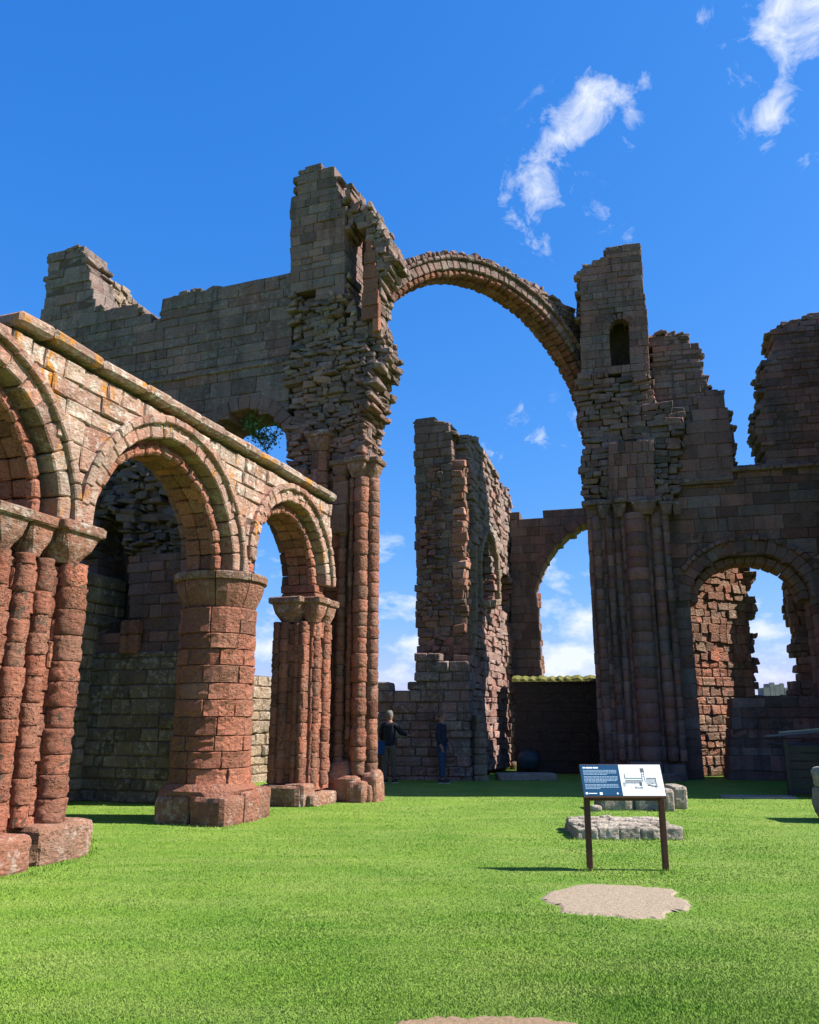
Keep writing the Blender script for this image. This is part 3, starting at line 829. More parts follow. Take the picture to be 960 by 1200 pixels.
# ============================================================ SOUTH TOWER PIER
def build_south_tower():
    T = Thing('ruined_tower_pier', 'shaded ruined tower pier right of the great arch, with a narrow window near its top', 'tower', WS.P(1.2, 0, .8))
    pp = WS.poly
    win = pp([(716, 431), (714.5, 385), (716, 375), (720, 369), (725, 366), (731, 369), (736, 377), (738, 388), (739, 431)])
    up = pp([(681, 440), (680, 372), (680, 318), (683, 312), (709, 305), (710, 293), (733, 288), (750, 287), (752, 300), (754, 330), (759, 372), (762, 440)])
    hue = lambda s, z: .5
    broken_edge(T, WS, up[1:8], 1.4, tfun(.3, .15, .4, .25, .1), M_GREY, step=.14)
    fill(T, WS, up, [win], 1.5, ch=(.16, .32), ln=(.22, .7), tint=tfun(hue, .15, .42, .22, .1), mat=M_GREY, ej=.02, prot=.015)
    fill(T, WS, pp([(705, 440), (705, 360), (745, 360), (745, 440)], .9), (), .4, ch=(.3, .35), ln=(.5, .7), tint=tfun(.3, .1, .1, .1), mat=M_CORE, w=.9, back=False)  # back wall coloured dark to add to the shade inside the window
    c = WS.px(727, 385); e = WS.px(715.5, 385)
    ring(T, WS, c[0], c[1], abs(c[0] - e[0]) + .02, abs(c[0] - e[0]) + .24, -.02, .3, 0, pi, 9, 1, tfun(.5, .1, .4, .2), M_GREY)
    mid = pp([(676, 440), (762, 440), (768, 470), (790, 470), (802, 485), (800, 520), (794, 585), (690, 592), (683, 575), (680, 545), (686, 522), (682, 500), (677, 478), (675, 455)])
    rubble(T, WS, mid, (), 1.4, w=.02, size=(.2, .6), ch=(.13, .22), prot=.07, tint=tfun(.4, .18, .4, .25, .12), ej=.08, rotj=.06, lump=.25)
    # ashlar springer block with grooves above the capitals
    t = tfun(.7, .18, .42, .25, .05)
    fill(T, WS, pp([(713, 588), (713, 526), (766, 524), (768, 588)]), (), .3, ch=(.3, .4), ln=(.18, .3), tint=t, mat=M_GREY, w=-.22, back=False, ej=.01)
    # band of capitals
    zc = WS.px(740, 590)[1]
    # lower pier
    lowp = [(WS.px(697, 900)[0], 0), (WS.px(806, 900)[0], 0), (WS.px(800, 600)[0], zc), (WS.px(694, 600)[0], zc)]
    s0 = WS.px(703, 890)[0]; s1 = WS.px(803, 890)[0]
    fill(T, WS, [(s0, .0), (s1, .0), (s1, zc + .05), (s0, zc + .05)], (), 1.4, ch=(.28, .38), ln=(.22, .5), tint=t, mat=M_GREY, ej=.01, prot=.025)
    for x, r, w in ((708, .13, .0), (723, .1, -.05), (733, .09, -.02), (756, .30, -.12), (781, .15, -.05), (793, .1, .0), (770, .08, .0), (742, .08, -.04)):
        s, _ = WS.px(x, 780, w); p = WS.P(s, 0, w); shaft(T, p[0], p[1], r, .5, zc - .35, ch=(.28, .42), tint=t, mat=M_GREY, rough=.01, ns=11, nt=1, pr=.012, c=.01, bulge=.002, smooth=True)
    s = s0 - .12
    while s < s1:
        l = random.uniform(.35, .6); l = min(l, s1 + .05 - s)
        T.add('abacus', cbox(WS.P, s, s + l - .012, zc - .03, zc + .12, -.36 if .35 < s - s0 < 1.3 else -.22, .2, .03, .01), M_GREY, (.4, .45, .2)); s += l
    for x, hw, w in ((708, .16, -.02), (726, .17, -.08), (755, .33, -.15), (781, .17, -.05), (794, .12, 0)):
        s, _ = WS.px(x, 600, w); p = WS.P(s, 0, w); capital(T, p[0], p[1], 14, hw, hw * .72, zc - .42, zc - .035, ab=.1, over=.02, tint=(.45, .4, .1), mat=M_GREY)
    # plinth
    for (xa, xb, pr, h) in ((701, 738, .32, .42), (738, 776, .5, .5), (776, 804, .3, .42), (703, 800, .6, .2)):
        sa = WS.px(xa, 900)[0]; sb = WS.px(xb, 900)[0]; n = max(1, int((sb - sa) / .6))
        for i in range(n):
            a = sa + (sb - sa) * i / n; b = sa + (sb - sa) * (i + 1) / n
            T.add('plinth_stone', cbox(WS.P, a + .006, b - .006, -.05 + .002 * i, h + .003 * i, -pr, .1, .035, .012), M_GREY, (.35, .5, .1))
    T.flush(300)
build_south_tower()

# ============================================================ SOUTH WALL WITH THE WIDE ARCH
def build_south_wall():
    T = Thing('ruined_south_wall', 'tall shaded wall at the right with a wide arch and a deep gap in its top', 'wall', WR.P(5, 0, .6))
    pp = WR.poly
    prof = pp([(764, 470), (763, 392), (785, 388), (803, 392), (806, 402), (818, 404), (822, 412), (818, 420), (824, 436), (826, 444), (833, 452), (835, 460), (845, 460), (852, 478), (857, 500), (860, 530), (858, 548),
               (897, 546), (894, 520), (888, 510), (889, 480), (896, 468), (893, 440), (895, 425), (905, 420), (906, 408), (901, 393), (908, 384), (928, 378), (945, 371), (962, 367), (1010, 355), (1080, 352)])
    c = WR.px(880, 702); r0 = WR.px(954, 702)[0] - c[0]
    crown = WR.px(882, 646)[1]
    rz = crown - c[1]
    sR = prof[-1][0]
    hole = [(c[0] - r0, -.1)] + [(c[0] + r0 * cos(a), c[1] + rz * sin(a)) for a in np.linspace(pi, 0, 22)] + [(c[0] + r0, 2.05), (WR.px(858, 815)[0], 2.05), (WR.px(852, 900)[0], -.1)]
    hue = lambda s, z: .6 + .2 * sin(s + z * .7)
    broken_edge(T, WR, prof, 1.2, tfun(.35, .2, .4, .25, .15), M_GREY, step=.13)
    up = prof + [(sR, 8.85), (prof[0][0], 8.85)]
    t = tfun(hue, .2, .4, .25, .1)
    fill(T, WR, up, (), 1.3, ch=(.13, .26), ln=(.2, .7), tint=t, mat=M_GREY, ej=.07, prot=.035)
    lo = [(WR.px(795, 800)[0] - .3, 0), (sR, 0), (sR, 8.85), (prof[0][0], 8.85)]
    fill(T, WR, lo, [hole], 1.3, ch=(.2, .42), ln=(.25, 1.0), tint=tfun(hue, .25, .38, .3, .05), mat=M_GREY, ej=.0, prot=.03, rough=.02)
    # gable-shaped patch of ashlar standing proud
    fill(T, WR, pp([(793, 566), (795, 530), (806, 498), (815, 478), (826, 462), (838, 458), (848, 466), (855, 492), (859, 525), (859, 548), (858, 566)]), (), .4, ch=(.34, .42), ln=(.5, .8), tint=tfun(.62, .1, .42, .15, .05), mat=M_GREY, w=-.14, back=False, ej=.02)
    # ledges
    for (x0, y0, x1, z_) in ((790, 566, 860, None), (856, 552, 915, None), (915, 548, 1060, None)):
        sa, za = WR.px(x0, y0); sb, _ = WR.px(x1, y0); s = sa
        while s < sb:
            l = min(random.uniform(.4, .9), sb - s + .01); T.add('ledge_stone', cbox(WR.P, s + .005, s + l - .005, za - .06, za + .06, -.18, .1, .03, .012), M_GREY, (.4, .45, .3)); s += l
    # arch rings (ellipse-like: use scaled polar)
    def ering(k0, k1, w0, w1, n, mat, tt, nm, a0=0, a1=pi, nw=1, skip=0):
        def f(a, r, w): return WR.P(c[0] + (r0 + r) * cos(a), c[1] + (rz + r) * sin(a), w)
        for i in range(n):
            for q in range(nw):
                if random.random() < skip: continue
                b0 = a0 + (a1 - a0) * i / n; b1 = a0 + (a1 - a0) * (i + 1) / n
                wa = w0 + (w1 - w0) * q / nw; wb = w0 + (w1 - w0) * (q + 1) / nw
                T.add(nm, cbox(f, b0 + .004, b1 - .004, k0 + random.uniform(-.01, .01), k1 + random.uniform(-.02, .02), wa, wb, .025, .012, cs=.012), mat, tt(0, 0))
    tt = tfun(.5, .15, .45, .25, .05)
    ering(-.02, .32, -.03, .4, 20, M_GREY, tt, 'voussoir')
    ering(.33, .46, -.14, .1, 22, M_GREY, tt, 'hood_stone', radians(20), radians(150), skip=.1)
    ering(-.25, -.03, .35, 1.3, 16, M_GREY, tt, 'voussoir', nw=2)
    T.flush(300)
    # apse behind the arch: splayed sunlit left side and ragged back with a gap of sky
    T = Thing('ruined_apse_wall', 'broken rubble wall seen through the wide right-hand arch, with a jagged gap of sky', 'wall', WR.P(4.6, 0, 2.6))
    WBk = Frame(WR.P(0, 0, 2.7)[:2], 104)
    qq = WBk.poly
    gap_ = qq([(876, 812), (887, 806), (886, 790), (887, 776), (882, 762), (886, 745), (881, 736), (887, 716), (884, 702), (877, 700), (878, 690), (887, 678), (886, 671), (877, 668), (875, 655), (884, 648), (898, 646), (912, 647), (922, 652), (919, 668), (921, 690), (925, 712), (926, 730), (931, 742), (931, 760), (937, 778), (937, 792), (926, 798), (925, 812)])
    zb = WBk.px(880, 814)[1]
    gap_ = [(s, z if z > zb + .1 else zb) for s, z in gap_]
    sA = WBk.px(846, 750)[0]; sB = WBk.px(985, 750)[0]
    tb = tfun(.55, .2, .38, .25, .05)
    rubble(T, WBk, [(sA, 0), (sB, 0), (sB, 6.6), (sA, 6.6)], [gap_], .8, size=(.2, .5), ch=(.15, .27), prot=.04, tint=tb, mat=M_GREY, ej=.09, rotj=.04)
    # splayed flank
    p0 = WR.P(WR.px(812, 760)[0], 0, 1.28); p1 = WBk.P(WBk.px(880, 760)[0], 0, .0)
    az = math.degrees(atan2(p1[0] - p0[0], p1[1] - p0[1]))
    WJ = Frame(p0[:2], az); L_ = hypot(p1[0] - p0[0], p1[1] - p0[1])
    tj = tfun(.4, .3, .6, .35, .2)
    fill(T, WJ, [(-.3, 0), (L_, 0), (L_, 3.35), (-.3, 3.35)], (), .5, ch=(.2, .3), ln=(.25, .5), c=.03, rough=.02, prot=.03, tint=tj, mat=M_RED, back=False)
    rubble(T, WJ, [(-.3, 3.3), (L_, 3.3), (L_, 6.3), (-.3, 6.3)], (), .5, size=(.22, .45), ch=(.2, .3), prot=.05, tint=tj, mat=M_RED, ej=.03, rotj=.03)
    T.flush(300)
build_south_wall()

def build_west_transept_stub():
    W = Frame((10.1, 17.9), 26, flip=True)
    T = Thing('ruined_transept_return', 'tall ruined wall just outside the right edge that shades the lawn', 'wall', (10.9, 19.5))
    win = [(5.0, 9.2), (5.8, 9.2), (5.8, 12.2), (5.0, 12.2)]  # invented slit, cut so sunlight gets through to the standing fragment
    fill(T, W, [(0, 0), (7.2, 0), (7.2, 13.0), (4.6, 13.0), (2.6, 12.6), (1.9, 12.2), (1.2, 11.4), (.5, 10.6), (0, 10.2)], [win], .6, ch=(.5, .7), ln=(.8, 1.4), tint=tfun(.5, .15, .4, .2), mat=M_GREY)
    T.flush(300)
build_west_transept_stub()

# ============================================================ CHANCEL RUIN
CX = Frame((1.62, 23.45), 20)            # face turned right, running away
CE = Frame((1.62, 23.45), 110)           # broken end turned to the viewer (s negative)
def build_chancel():
    T = Thing('chancel_ruin', 'tall jagged chancel ruin in the middle, its right flank pierced by a pointed window', 'ruin', (1.3, 24.2))
    pe = CE.poly
    end = pe([(489, 900), (489, 800), (487, 700), (486, 600), (485, 493), (503, 491), (522, 497), (530, 505), (531, 560), (535, 640), (540, 720), (544, 900)])
    red = lambda s, z: .45 if z < 6.5 else .1
    fill(T, CE, end, (), .8, ch=(.2, .3), ln=(.25, .55), tint=tfun(red, .18, .42, .25, .1), mat=M_GREY, ej=.04, prot=.03, c=.022)
    # rough weathered rubble panel where facing has gone
    rubble(T, CE, pe([(500, 790), (497, 690), (494, 600), (500, 540), (518, 545), (524, 640), (529, 700), (532, 790)]), (), .45, w=-.05, size=(.12, .4), ch=(.08, .2), prot=.08, tint=tfun(.5, .25, .4, .3), ej=.1, rotj=.08, lump=.2)
    broken_edge(T, CE, end[4:8], .8, tfun(.1, .1, .5, .3, .3), M_GREY, step=.14)
    px_ = CX.poly
    fill(T, CX, [(.0, 2.2), (.43, 2.2), (.43, 9.2), (.0, 9.2)], (), .4, ch=(.12, .28), ln=(.14, .3), tint=tfun(lambda s, z: .85 if z > 3.4 else .5, .2, .4, .35, .0), mat=M_WALL, w=-.012, back=False, ej=.08, prot=.06, c=.02, cj=.03)
    flank = px_([(545, 905), (540, 720), (535, 600), (530, 506), (537, 508), (543, 517), (546, 512), (553, 511), (560, 516), (563, 527), (570, 531), (573, 540), (579, 546), (583, 557), (588, 570), (590, 574), (597, 573), (599, 596), (603, 640), (607, 720), (611, 800), (612, 895)])
    flank = [(max(.42, min(s, 7.4)), max(z, 0)) for s, z in flank]
    rec = px_([(541, 770), (540, 700), (539, 655), (538, 600), (537, 560), (539, 545), (544, 548), (550, 575), (553, 600), (553, 660), (551, 700), (550, 770)])
    lan = px_([(561, 706), (560, 660), (563, 638), (568, 624), (573, 636), (577, 658), (579, 706)])
    lan2 = px_([(587, 720), (586, 690), (588, 672), (594, 672), (598, 690), (598, 720)])
    rubble(T, CX, [q for q in flank], [rec, lan, lan2], 1.3, w=0, size=(.25, .7), ch=(.14, .24), prot=.05, tint=tfun(lambda s, z: .15 if z > 6.2 else .45, .15, .6, .25, .3), mat=M_GREY, ej=.05, rotj=.03, lump=.15)
    fill(T, CX, [(0.2, .1), (7.2, .1), (7.2, 9.2), (0.2, 9.2)], (), .35, ch=(.35, .45), ln=(.6, .9), tint=tfun(.5, .1, .15, .1), mat=M_GREY, w=.85, back=False)  # dark-coloured backing deepens the shade in niche and windows
    broken_edge(T, CX, flank[4:20], 1.2, tfun(.1, .1, .6, .3, .3), M_GREY, step=.2)
    # mouldings of the lancet: narrow proud stones
    for pts, wd in ((((560, 706), (559, 660), (562, 637), (568, 620)), .16), (((568, 620), (575, 634), (580, 656), (582, 706)), .16), (((553, 760), (554, 700), (554, 640)), .16), (((560, 706), (570, 708), (582, 706)), .2)):
        P = px_(pts)
        for (a, b) in zip(P[:-1], P[1:]):
            n = max(1, int(hypot(b[0] - a[0], b[1] - a[1]) / .35))
            for i in range(n):
                q0 = (a[0] + (b[0] - a[0]) * i / n, a[1] + (b[1] - a[1]) * i / n); q1 = (a[0] + (b[0] - a[0]) * (i + 1) / n, a[1] + (b[1] - a[1]) * (i + 1) / n)
                dx, dz = q1[0] - q0[0], q1[1] - q0[1]; l = hypot(dx, dz)
                def f(s, t, w, q0=q0, dx=dx / l, dz=dz / l): return CX.P(q0[0] + dx * s - dz * t, q0[1] + dz * s + dx * t, w)
                T.add('moulding_stone', cbox(f, .005, l - .005, -wd / 2, wd / 2, -.16, .3, .03, .01), M_BUFF, (.5, .6, .1))
    # buttress fins on the flank
    for s, d, zt in ((6.75, .3, 7.4),):
        fill(T, Frame(CX.P(s, 0, -d)[:2], 20), [(0, 0), (.5, 0), (.5, zt - .8), (.25, zt), (0, zt)], (), d, ch=(.3, .4), ln=(.4, .5), tint=tfun(.4, .15, .5, .2, .1), mat=M_GREY, ej=.02)
    T.flush(300, 4)
    # lower wall in front, stepping down to the left
    T = Thing('low_ruined_wall', 'low shaded stepped wall at the foot of the chancel ruin, behind the two people', 'wall', (.2, 23.3))
    WL = Frame((0, 23.35), 104)
    p = WL.poly([(440, 908), (440, 800), (454, 800), (456, 812), (462, 813), (476, 815), (479, 801), (487, 799), (487, 770), (500, 768), (520, 770), (546, 776), (551, 800), (552, 908)])
    p = [(s, z if z > .4 else -.12) for s, z in p]
    fill(T, WL, p, (), .7, ch=(.2, .32), ln=(.3, .7), tint=tfun(.2, .12, .45, .3, .3), mat=M_GREY, ej=.04, prot=.04, c=.03, rough=.02)
    T.flush(300)
    # upright buff fragment catching the sun + low line of stones
    T = Thing('standing_stone_fragment', 'narrow upright buff stone fragment catching the sun beside the low shaded wall', 'stone', (2.0, 23.3))
    WFg = Frame((1.55, 22.9), 70)
    q = WFg.poly([(557, 908), (557, 860), (559, 842), (564, 836), (569, 850), (571, 870), (573, 908)])
    q = [(s, z if z > .4 else -.12) for s, z in q]
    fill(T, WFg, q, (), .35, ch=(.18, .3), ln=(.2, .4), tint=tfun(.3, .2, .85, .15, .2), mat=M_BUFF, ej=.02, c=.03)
    T.flush(300)
    T = Thing('low_stone_kerb', 'low line of pale rough stones on the shaded grass left of the dark boulder', 'stones', (2.6, 24.2))
    for i in range(4):
        g = gnd(577 + i * 9, 902)
        T.add('stone', rock((g[0], g[1], .12), (.3, .35, .26 + .05 * (i % 2)), 10 + 20 * i, 5, 3.5, .08, 3, i), M_BUFF, (.3, .6, .3))
    T.flush(300)
build_chancel()

def build_far_arch():
    W = Frame((3.2, 28.9), 104)
    T = Thing('far_pointed_arch', 'shaded wall with half a pointed arch, seen beyond the great round arch', 'wall', (4.2, 29))
    pp = W.poly
    poly = pp([(598, 900), (598, 604), (620, 604), (635, 603), (637, 597), (650, 595), (690, 590), (720, 588), (770, 588), (770, 900)])
    hole = pp([(636, 900), (632, 740), (627, 690), (631, 676), (640, 655), (652, 638), (666, 625), (680, 616), (690, 611), (705, 616), (720, 626), (738, 645), (750, 670), (752, 900)])
    fill(T, W, poly, [hole], 1.0, ch=(.26, .34), ln=(.3, .8), tint=tfun(.25, .12, .38, .2, .05), mat=M_GREY, ej=.03)
    cpts = [hole[2:]]
    H = hole[2:9]
    for a, b in zip(H[:-1], H[1:]):
        n = max(1, int(hypot(b[0] - a[0], b[1] - a[1]) / .35))
        for i in range(n):
            q0 = (a[0] + (b[0] - a[0]) * i / n, a[1] + (b[1] - a[1]) * i / n); dx, dz = (b[0] - a[0]) / n, (b[1] - a[1]) / n; l = hypot(dx, dz)
            def f(s, t, w, q0=q0, dx=dx / l, dz=dz / l): return W.P(q0[0] + dx * s - dz * t, q0[1] + dz * s + dx * t, w)
            T.add('voussoir', cbox(f, .004, l - .004, -.02, .3, -.05, 1.06, .03, .01), M_GREY, (.5, .4, 0))
    T.flush(300)
    # red ragged jamb further back
    T = Thing('red_wall_stub', 'ragged narrow red wall stub lit by the sun behind the far pointed arch', 'wall', (4.9, 31.5))
    W2 = Frame((4.6, 31.6), 70)
    q = W2.poly([(622, 800), (622, 672), (630, 672), (631, 690), (635, 700), (634, 730), (637, 745), (637, 770), (640, 800)])
    fill(T, W2, q, (), .9, ch=(.26, .36), ln=(.25, .5), tint=tfun(.75, .15, .55, .2, .05), mat=M_RED, ej=.06, c=.03)
    T.flush(300)
    # low wall carrying turf, its stones coloured near black for deep shade
    T = Thing('turf_topped_wall', 'low dark shaded wall topped with turf, between the chancel ruin and right tower', 'wall', (5, 26.6))
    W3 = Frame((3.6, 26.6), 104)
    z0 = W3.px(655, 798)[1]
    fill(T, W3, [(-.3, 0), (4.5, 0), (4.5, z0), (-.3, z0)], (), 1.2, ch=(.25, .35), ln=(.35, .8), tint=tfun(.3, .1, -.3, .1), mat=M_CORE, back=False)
    n = 40; R_ = []
    for i in range(n + 1):
        s = -.35 + i * 4.9 / n; h = random.uniform(-.05, .03)
        R_.append([W3.P(s, z0 - .02, -.06), W3.P(s, z0 + .07 + h, -.02), W3.P(s, z0 + .16 + h, .3), W3.P(s, z0 + .20 + h, .7), W3.P(s, z0 + .15, 1.15), W3.P(s, z0 - .02, 1.3)])
    T.part('turf', loft(R_), plain('dry_turf', (.12, .12, .03), .95, 0, .6, 7, 1.0), kind='stuff')
    T.flush(300)

# ============================================================ AISLE (behind the arcade)
def build_aisle():
    T = Thing('aisle_end_wall', 'dark shaded rubble wall with a vault remnant seen through the middle arcade arch', 'wall', uv(2.8, -4.5))
    W = Frame(uv(2.6, 0), 110)
    sR = W.px(262, 800)[0]; sL = -5.6
    rec = W.poly([(112, 742), (112, 640), (117, 612), (128, 600), (140, 606), (147, 625), (148, 742)])
    zs = W.px(180, 648)[1]; z2 = W.px(180, 765)[1]
    fill(T, W, [(sL, 0), (sR, 0), (sR, z2), (sL, z2)], (), .9, ch=(.2, .32), ln=(.25, .7), tint=tfun(.1, .1, .25, .3, .35), mat=M_BUFF, ej=.02, prot=.03, c=.025, rough=.02)
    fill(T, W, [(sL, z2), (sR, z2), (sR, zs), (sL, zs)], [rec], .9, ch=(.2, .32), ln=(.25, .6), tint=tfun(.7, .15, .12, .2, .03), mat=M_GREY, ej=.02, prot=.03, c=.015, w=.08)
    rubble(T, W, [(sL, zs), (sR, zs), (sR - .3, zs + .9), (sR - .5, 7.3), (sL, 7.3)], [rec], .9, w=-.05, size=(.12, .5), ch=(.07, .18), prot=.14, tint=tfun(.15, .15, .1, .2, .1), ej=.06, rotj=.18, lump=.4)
    fill(T, W, [(sL, z2), (sL + 3.2, z2), (sL + 3.2, 7.2), (sL, 7.2)], (), .2, ch=(.4, .5), ln=(.5, .6), tint=tfun(.3, .1, .1, .05), mat=M_CORE, w=.95, back=False)  # recess backed in a dark colour that adds to its shade
    # engaged shaft on this wall
    for x in (152, 162):
        s, _ = W.px(x, 700); p = W.P(s, 0, .0); shaft(T, p[0], p[1], .13, z2, 3.6, tint=tfun(.7, .1, .35, .2), mat=M_RED, ns=8)
    T.flush(300)
    T = Thing('aisle_outer_wall', 'buff rubble wall beyond the near arcade pier with a low sunlit patch', 'wall', uv(-2, -4.7))
    W = Frame(uv(0, -5.0), 20)
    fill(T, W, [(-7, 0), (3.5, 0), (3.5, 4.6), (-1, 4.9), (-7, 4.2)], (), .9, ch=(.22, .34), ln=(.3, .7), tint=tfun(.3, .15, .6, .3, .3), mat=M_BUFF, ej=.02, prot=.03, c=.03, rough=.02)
    T.flush(300)
    T = Thing('low_boundary_wall', 'low sunlit grey rubble wall far behind, seen between the arcade pillars', 'wall', (-4, 22))
    W = Frame((-4.75, 20.75), 22)
    zt = 2.66
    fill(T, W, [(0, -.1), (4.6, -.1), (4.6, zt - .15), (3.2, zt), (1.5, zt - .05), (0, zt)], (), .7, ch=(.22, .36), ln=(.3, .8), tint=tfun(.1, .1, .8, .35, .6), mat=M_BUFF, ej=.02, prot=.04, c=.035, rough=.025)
    T.flush(300)
build_aisle()

# ============================================================ GROUND
def grass_mat():
    m, N, L, b = node_mat('lawn_grass', .75)
    b.inputs['Specular IOR Level'].default_value = .15
    geo = N.new('ShaderNodeNewGeometry'); pos = geo.outputs['Position']
    f1, _ = noise_n(N, L, pos, .45, 6, .65, .35, .65)
    mp = N.new('ShaderNodeMapping'); mp.inputs['Scale'].default_value = (.5, 1.6, 1); mp.inputs['Rotation'].default_value = (0, 0, .15); L.new(pos, mp.inputs['Vector'])
    f2, _ = noise_n(N, L, mp.outputs[0], 1.4, 6, .65, .4, .65)
    f3, r3 = noise_n(N, L, pos, 45, 6, .75, .3, .7)
    at = N.new('ShaderNodeAttribute'); at.attribute_name = 'tint'
    sp = N.new('ShaderNodeSeparateColor'); L.new(at.outputs['Color'], sp.inputs[0])
    c = mixn(N, L, f1, (.105, .215, .024), (.18, .285, .036))
    c = mixn(N, L, math_n(N, L, 'MULTIPLY', f2, .55), c, (.28, .335, .085))
    c = mixn(N, L, math_n(N, L, 'MULTIPLY', f3, .35), c, (.085, .175, .02))
    v = math_n(N, L, 'ADD', math_n(N, L, 'MULTIPLY', sp.outputs[1], .9), .55)
    hs = N.new('ShaderNodeHueSaturation'); L.new(c, hs.inputs['Color']); L.new(v, hs.inputs['Value'])
    L.new(hs.outputs[0], b.inputs['Base Color'])
    bp = N.new('ShaderNodeBump'); bp.inputs['Strength'].default_value = .5; bp.inputs['Distance'].default_value = .03; L.new(r3, bp.inputs['Height']); L.new(bp.outputs[0], b.inputs['Normal'])
    return m
M_GRASS = grass_mat()
build_far_arch()

def gz(x, y):
    d = hypot(x, y)
    return .03 * noise.noise(Vector((x * .25, y * .25, 0))) * max(0, 1 - d / 120)
def build_ground():
    xs = np.concatenate([-np.geomspace(3000, 14, 14), np.linspace(-13, 13, 53), np.geomspace(14, 3000, 14)])
    ys = np.concatenate([-np.geomspace(3000, 14, 10), np.linspace(-12, 34, 93), np.geomspace(36, 3000, 14)])
    V = [(x, y, gz(x, y)) for x in xs for y in ys]; n = len(ys)
    F = [(i * n + j, (i + 1) * n + j, (i + 1) * n + j + 1, i * n + j + 1) for i in range(len(xs) - 1) for j in range(n - 1)]
    o = bpy.data.objects.new('ground', make_mesh('ground', V, F, M_GRASS, (.5, .4, 0), True)); COL.objects.link(o); o['kind'] = 'structure'
build_ground()

M_GRAVEL = plain('fine_gravel', (.27, .215, .15), .95, 0, .4, 60, .8)
PATCH = [(625, 1052), (650, 1043), (664, 1040), (672, 1036), (700, 1036), (740, 1038), (780, 1040), (793, 1043), (796, 1050), (812, 1056), (816, 1063), (806, 1068), (790, 1070), (775, 1078), (740, 1077), (700, 1074), (672, 1073), (650, 1070), (652, 1062), (640, 1058)]
EDGE = [(455, 1206), (475, 1197), (530, 1196), (600, 1197), (650, 1199), (690, 1206), (690, 1260), (455, 1260)]
def sheet(name, pts, mat, dz, label=None):
    pts2 = []
    for i, p in enumerate(pts):
        q = pts[(i + 1) % len(pts)]
        for k in range(4):
            t = k / 4; g = gnd(p[0] + (q[0] - p[0]) * t, p[1] + (q[1] - p[1]) * t)
            pts2.append((g[0] + random.uniform(-.03, .03), g[1] + random.uniform(-.045, .045)))
    c = np.mean(pts2, 0)
    V = [(c[0], c[1], gz(*c) + dz)]
    n = len(pts2)
    for k in (.5, .9, 1.0):
        for p in pts2:
            x, y = c + (np.array(p) - c) * k; V.append((x, y, gz(x, y) + (dz if k < 1 else -.01)))
    F = [(0, 1 + i, 1 + (i + 1) % n) for i in range(n)] + [(1 + r * n + i, 1 + (r + 1) * n + i, 1 + (r + 1) * n + (i + 1) % n, 1 + r * n + (i + 1) % n) for r in range(2) for i in range(n)]
    o = bpy.data.objects.new(name, make_mesh(name, V, F, mat)); COL.objects.link(o); o['kind'] = 'structure'
    return np.array(pts2)
pA = sheet('gravel_patch', PATCH, M_GRAVEL, .012)
pB = sheet('bare_soil_patch', EDGE, plain('dry_soil', (.22, .15, .09), .95, 0, .3, 40, .6), .01)

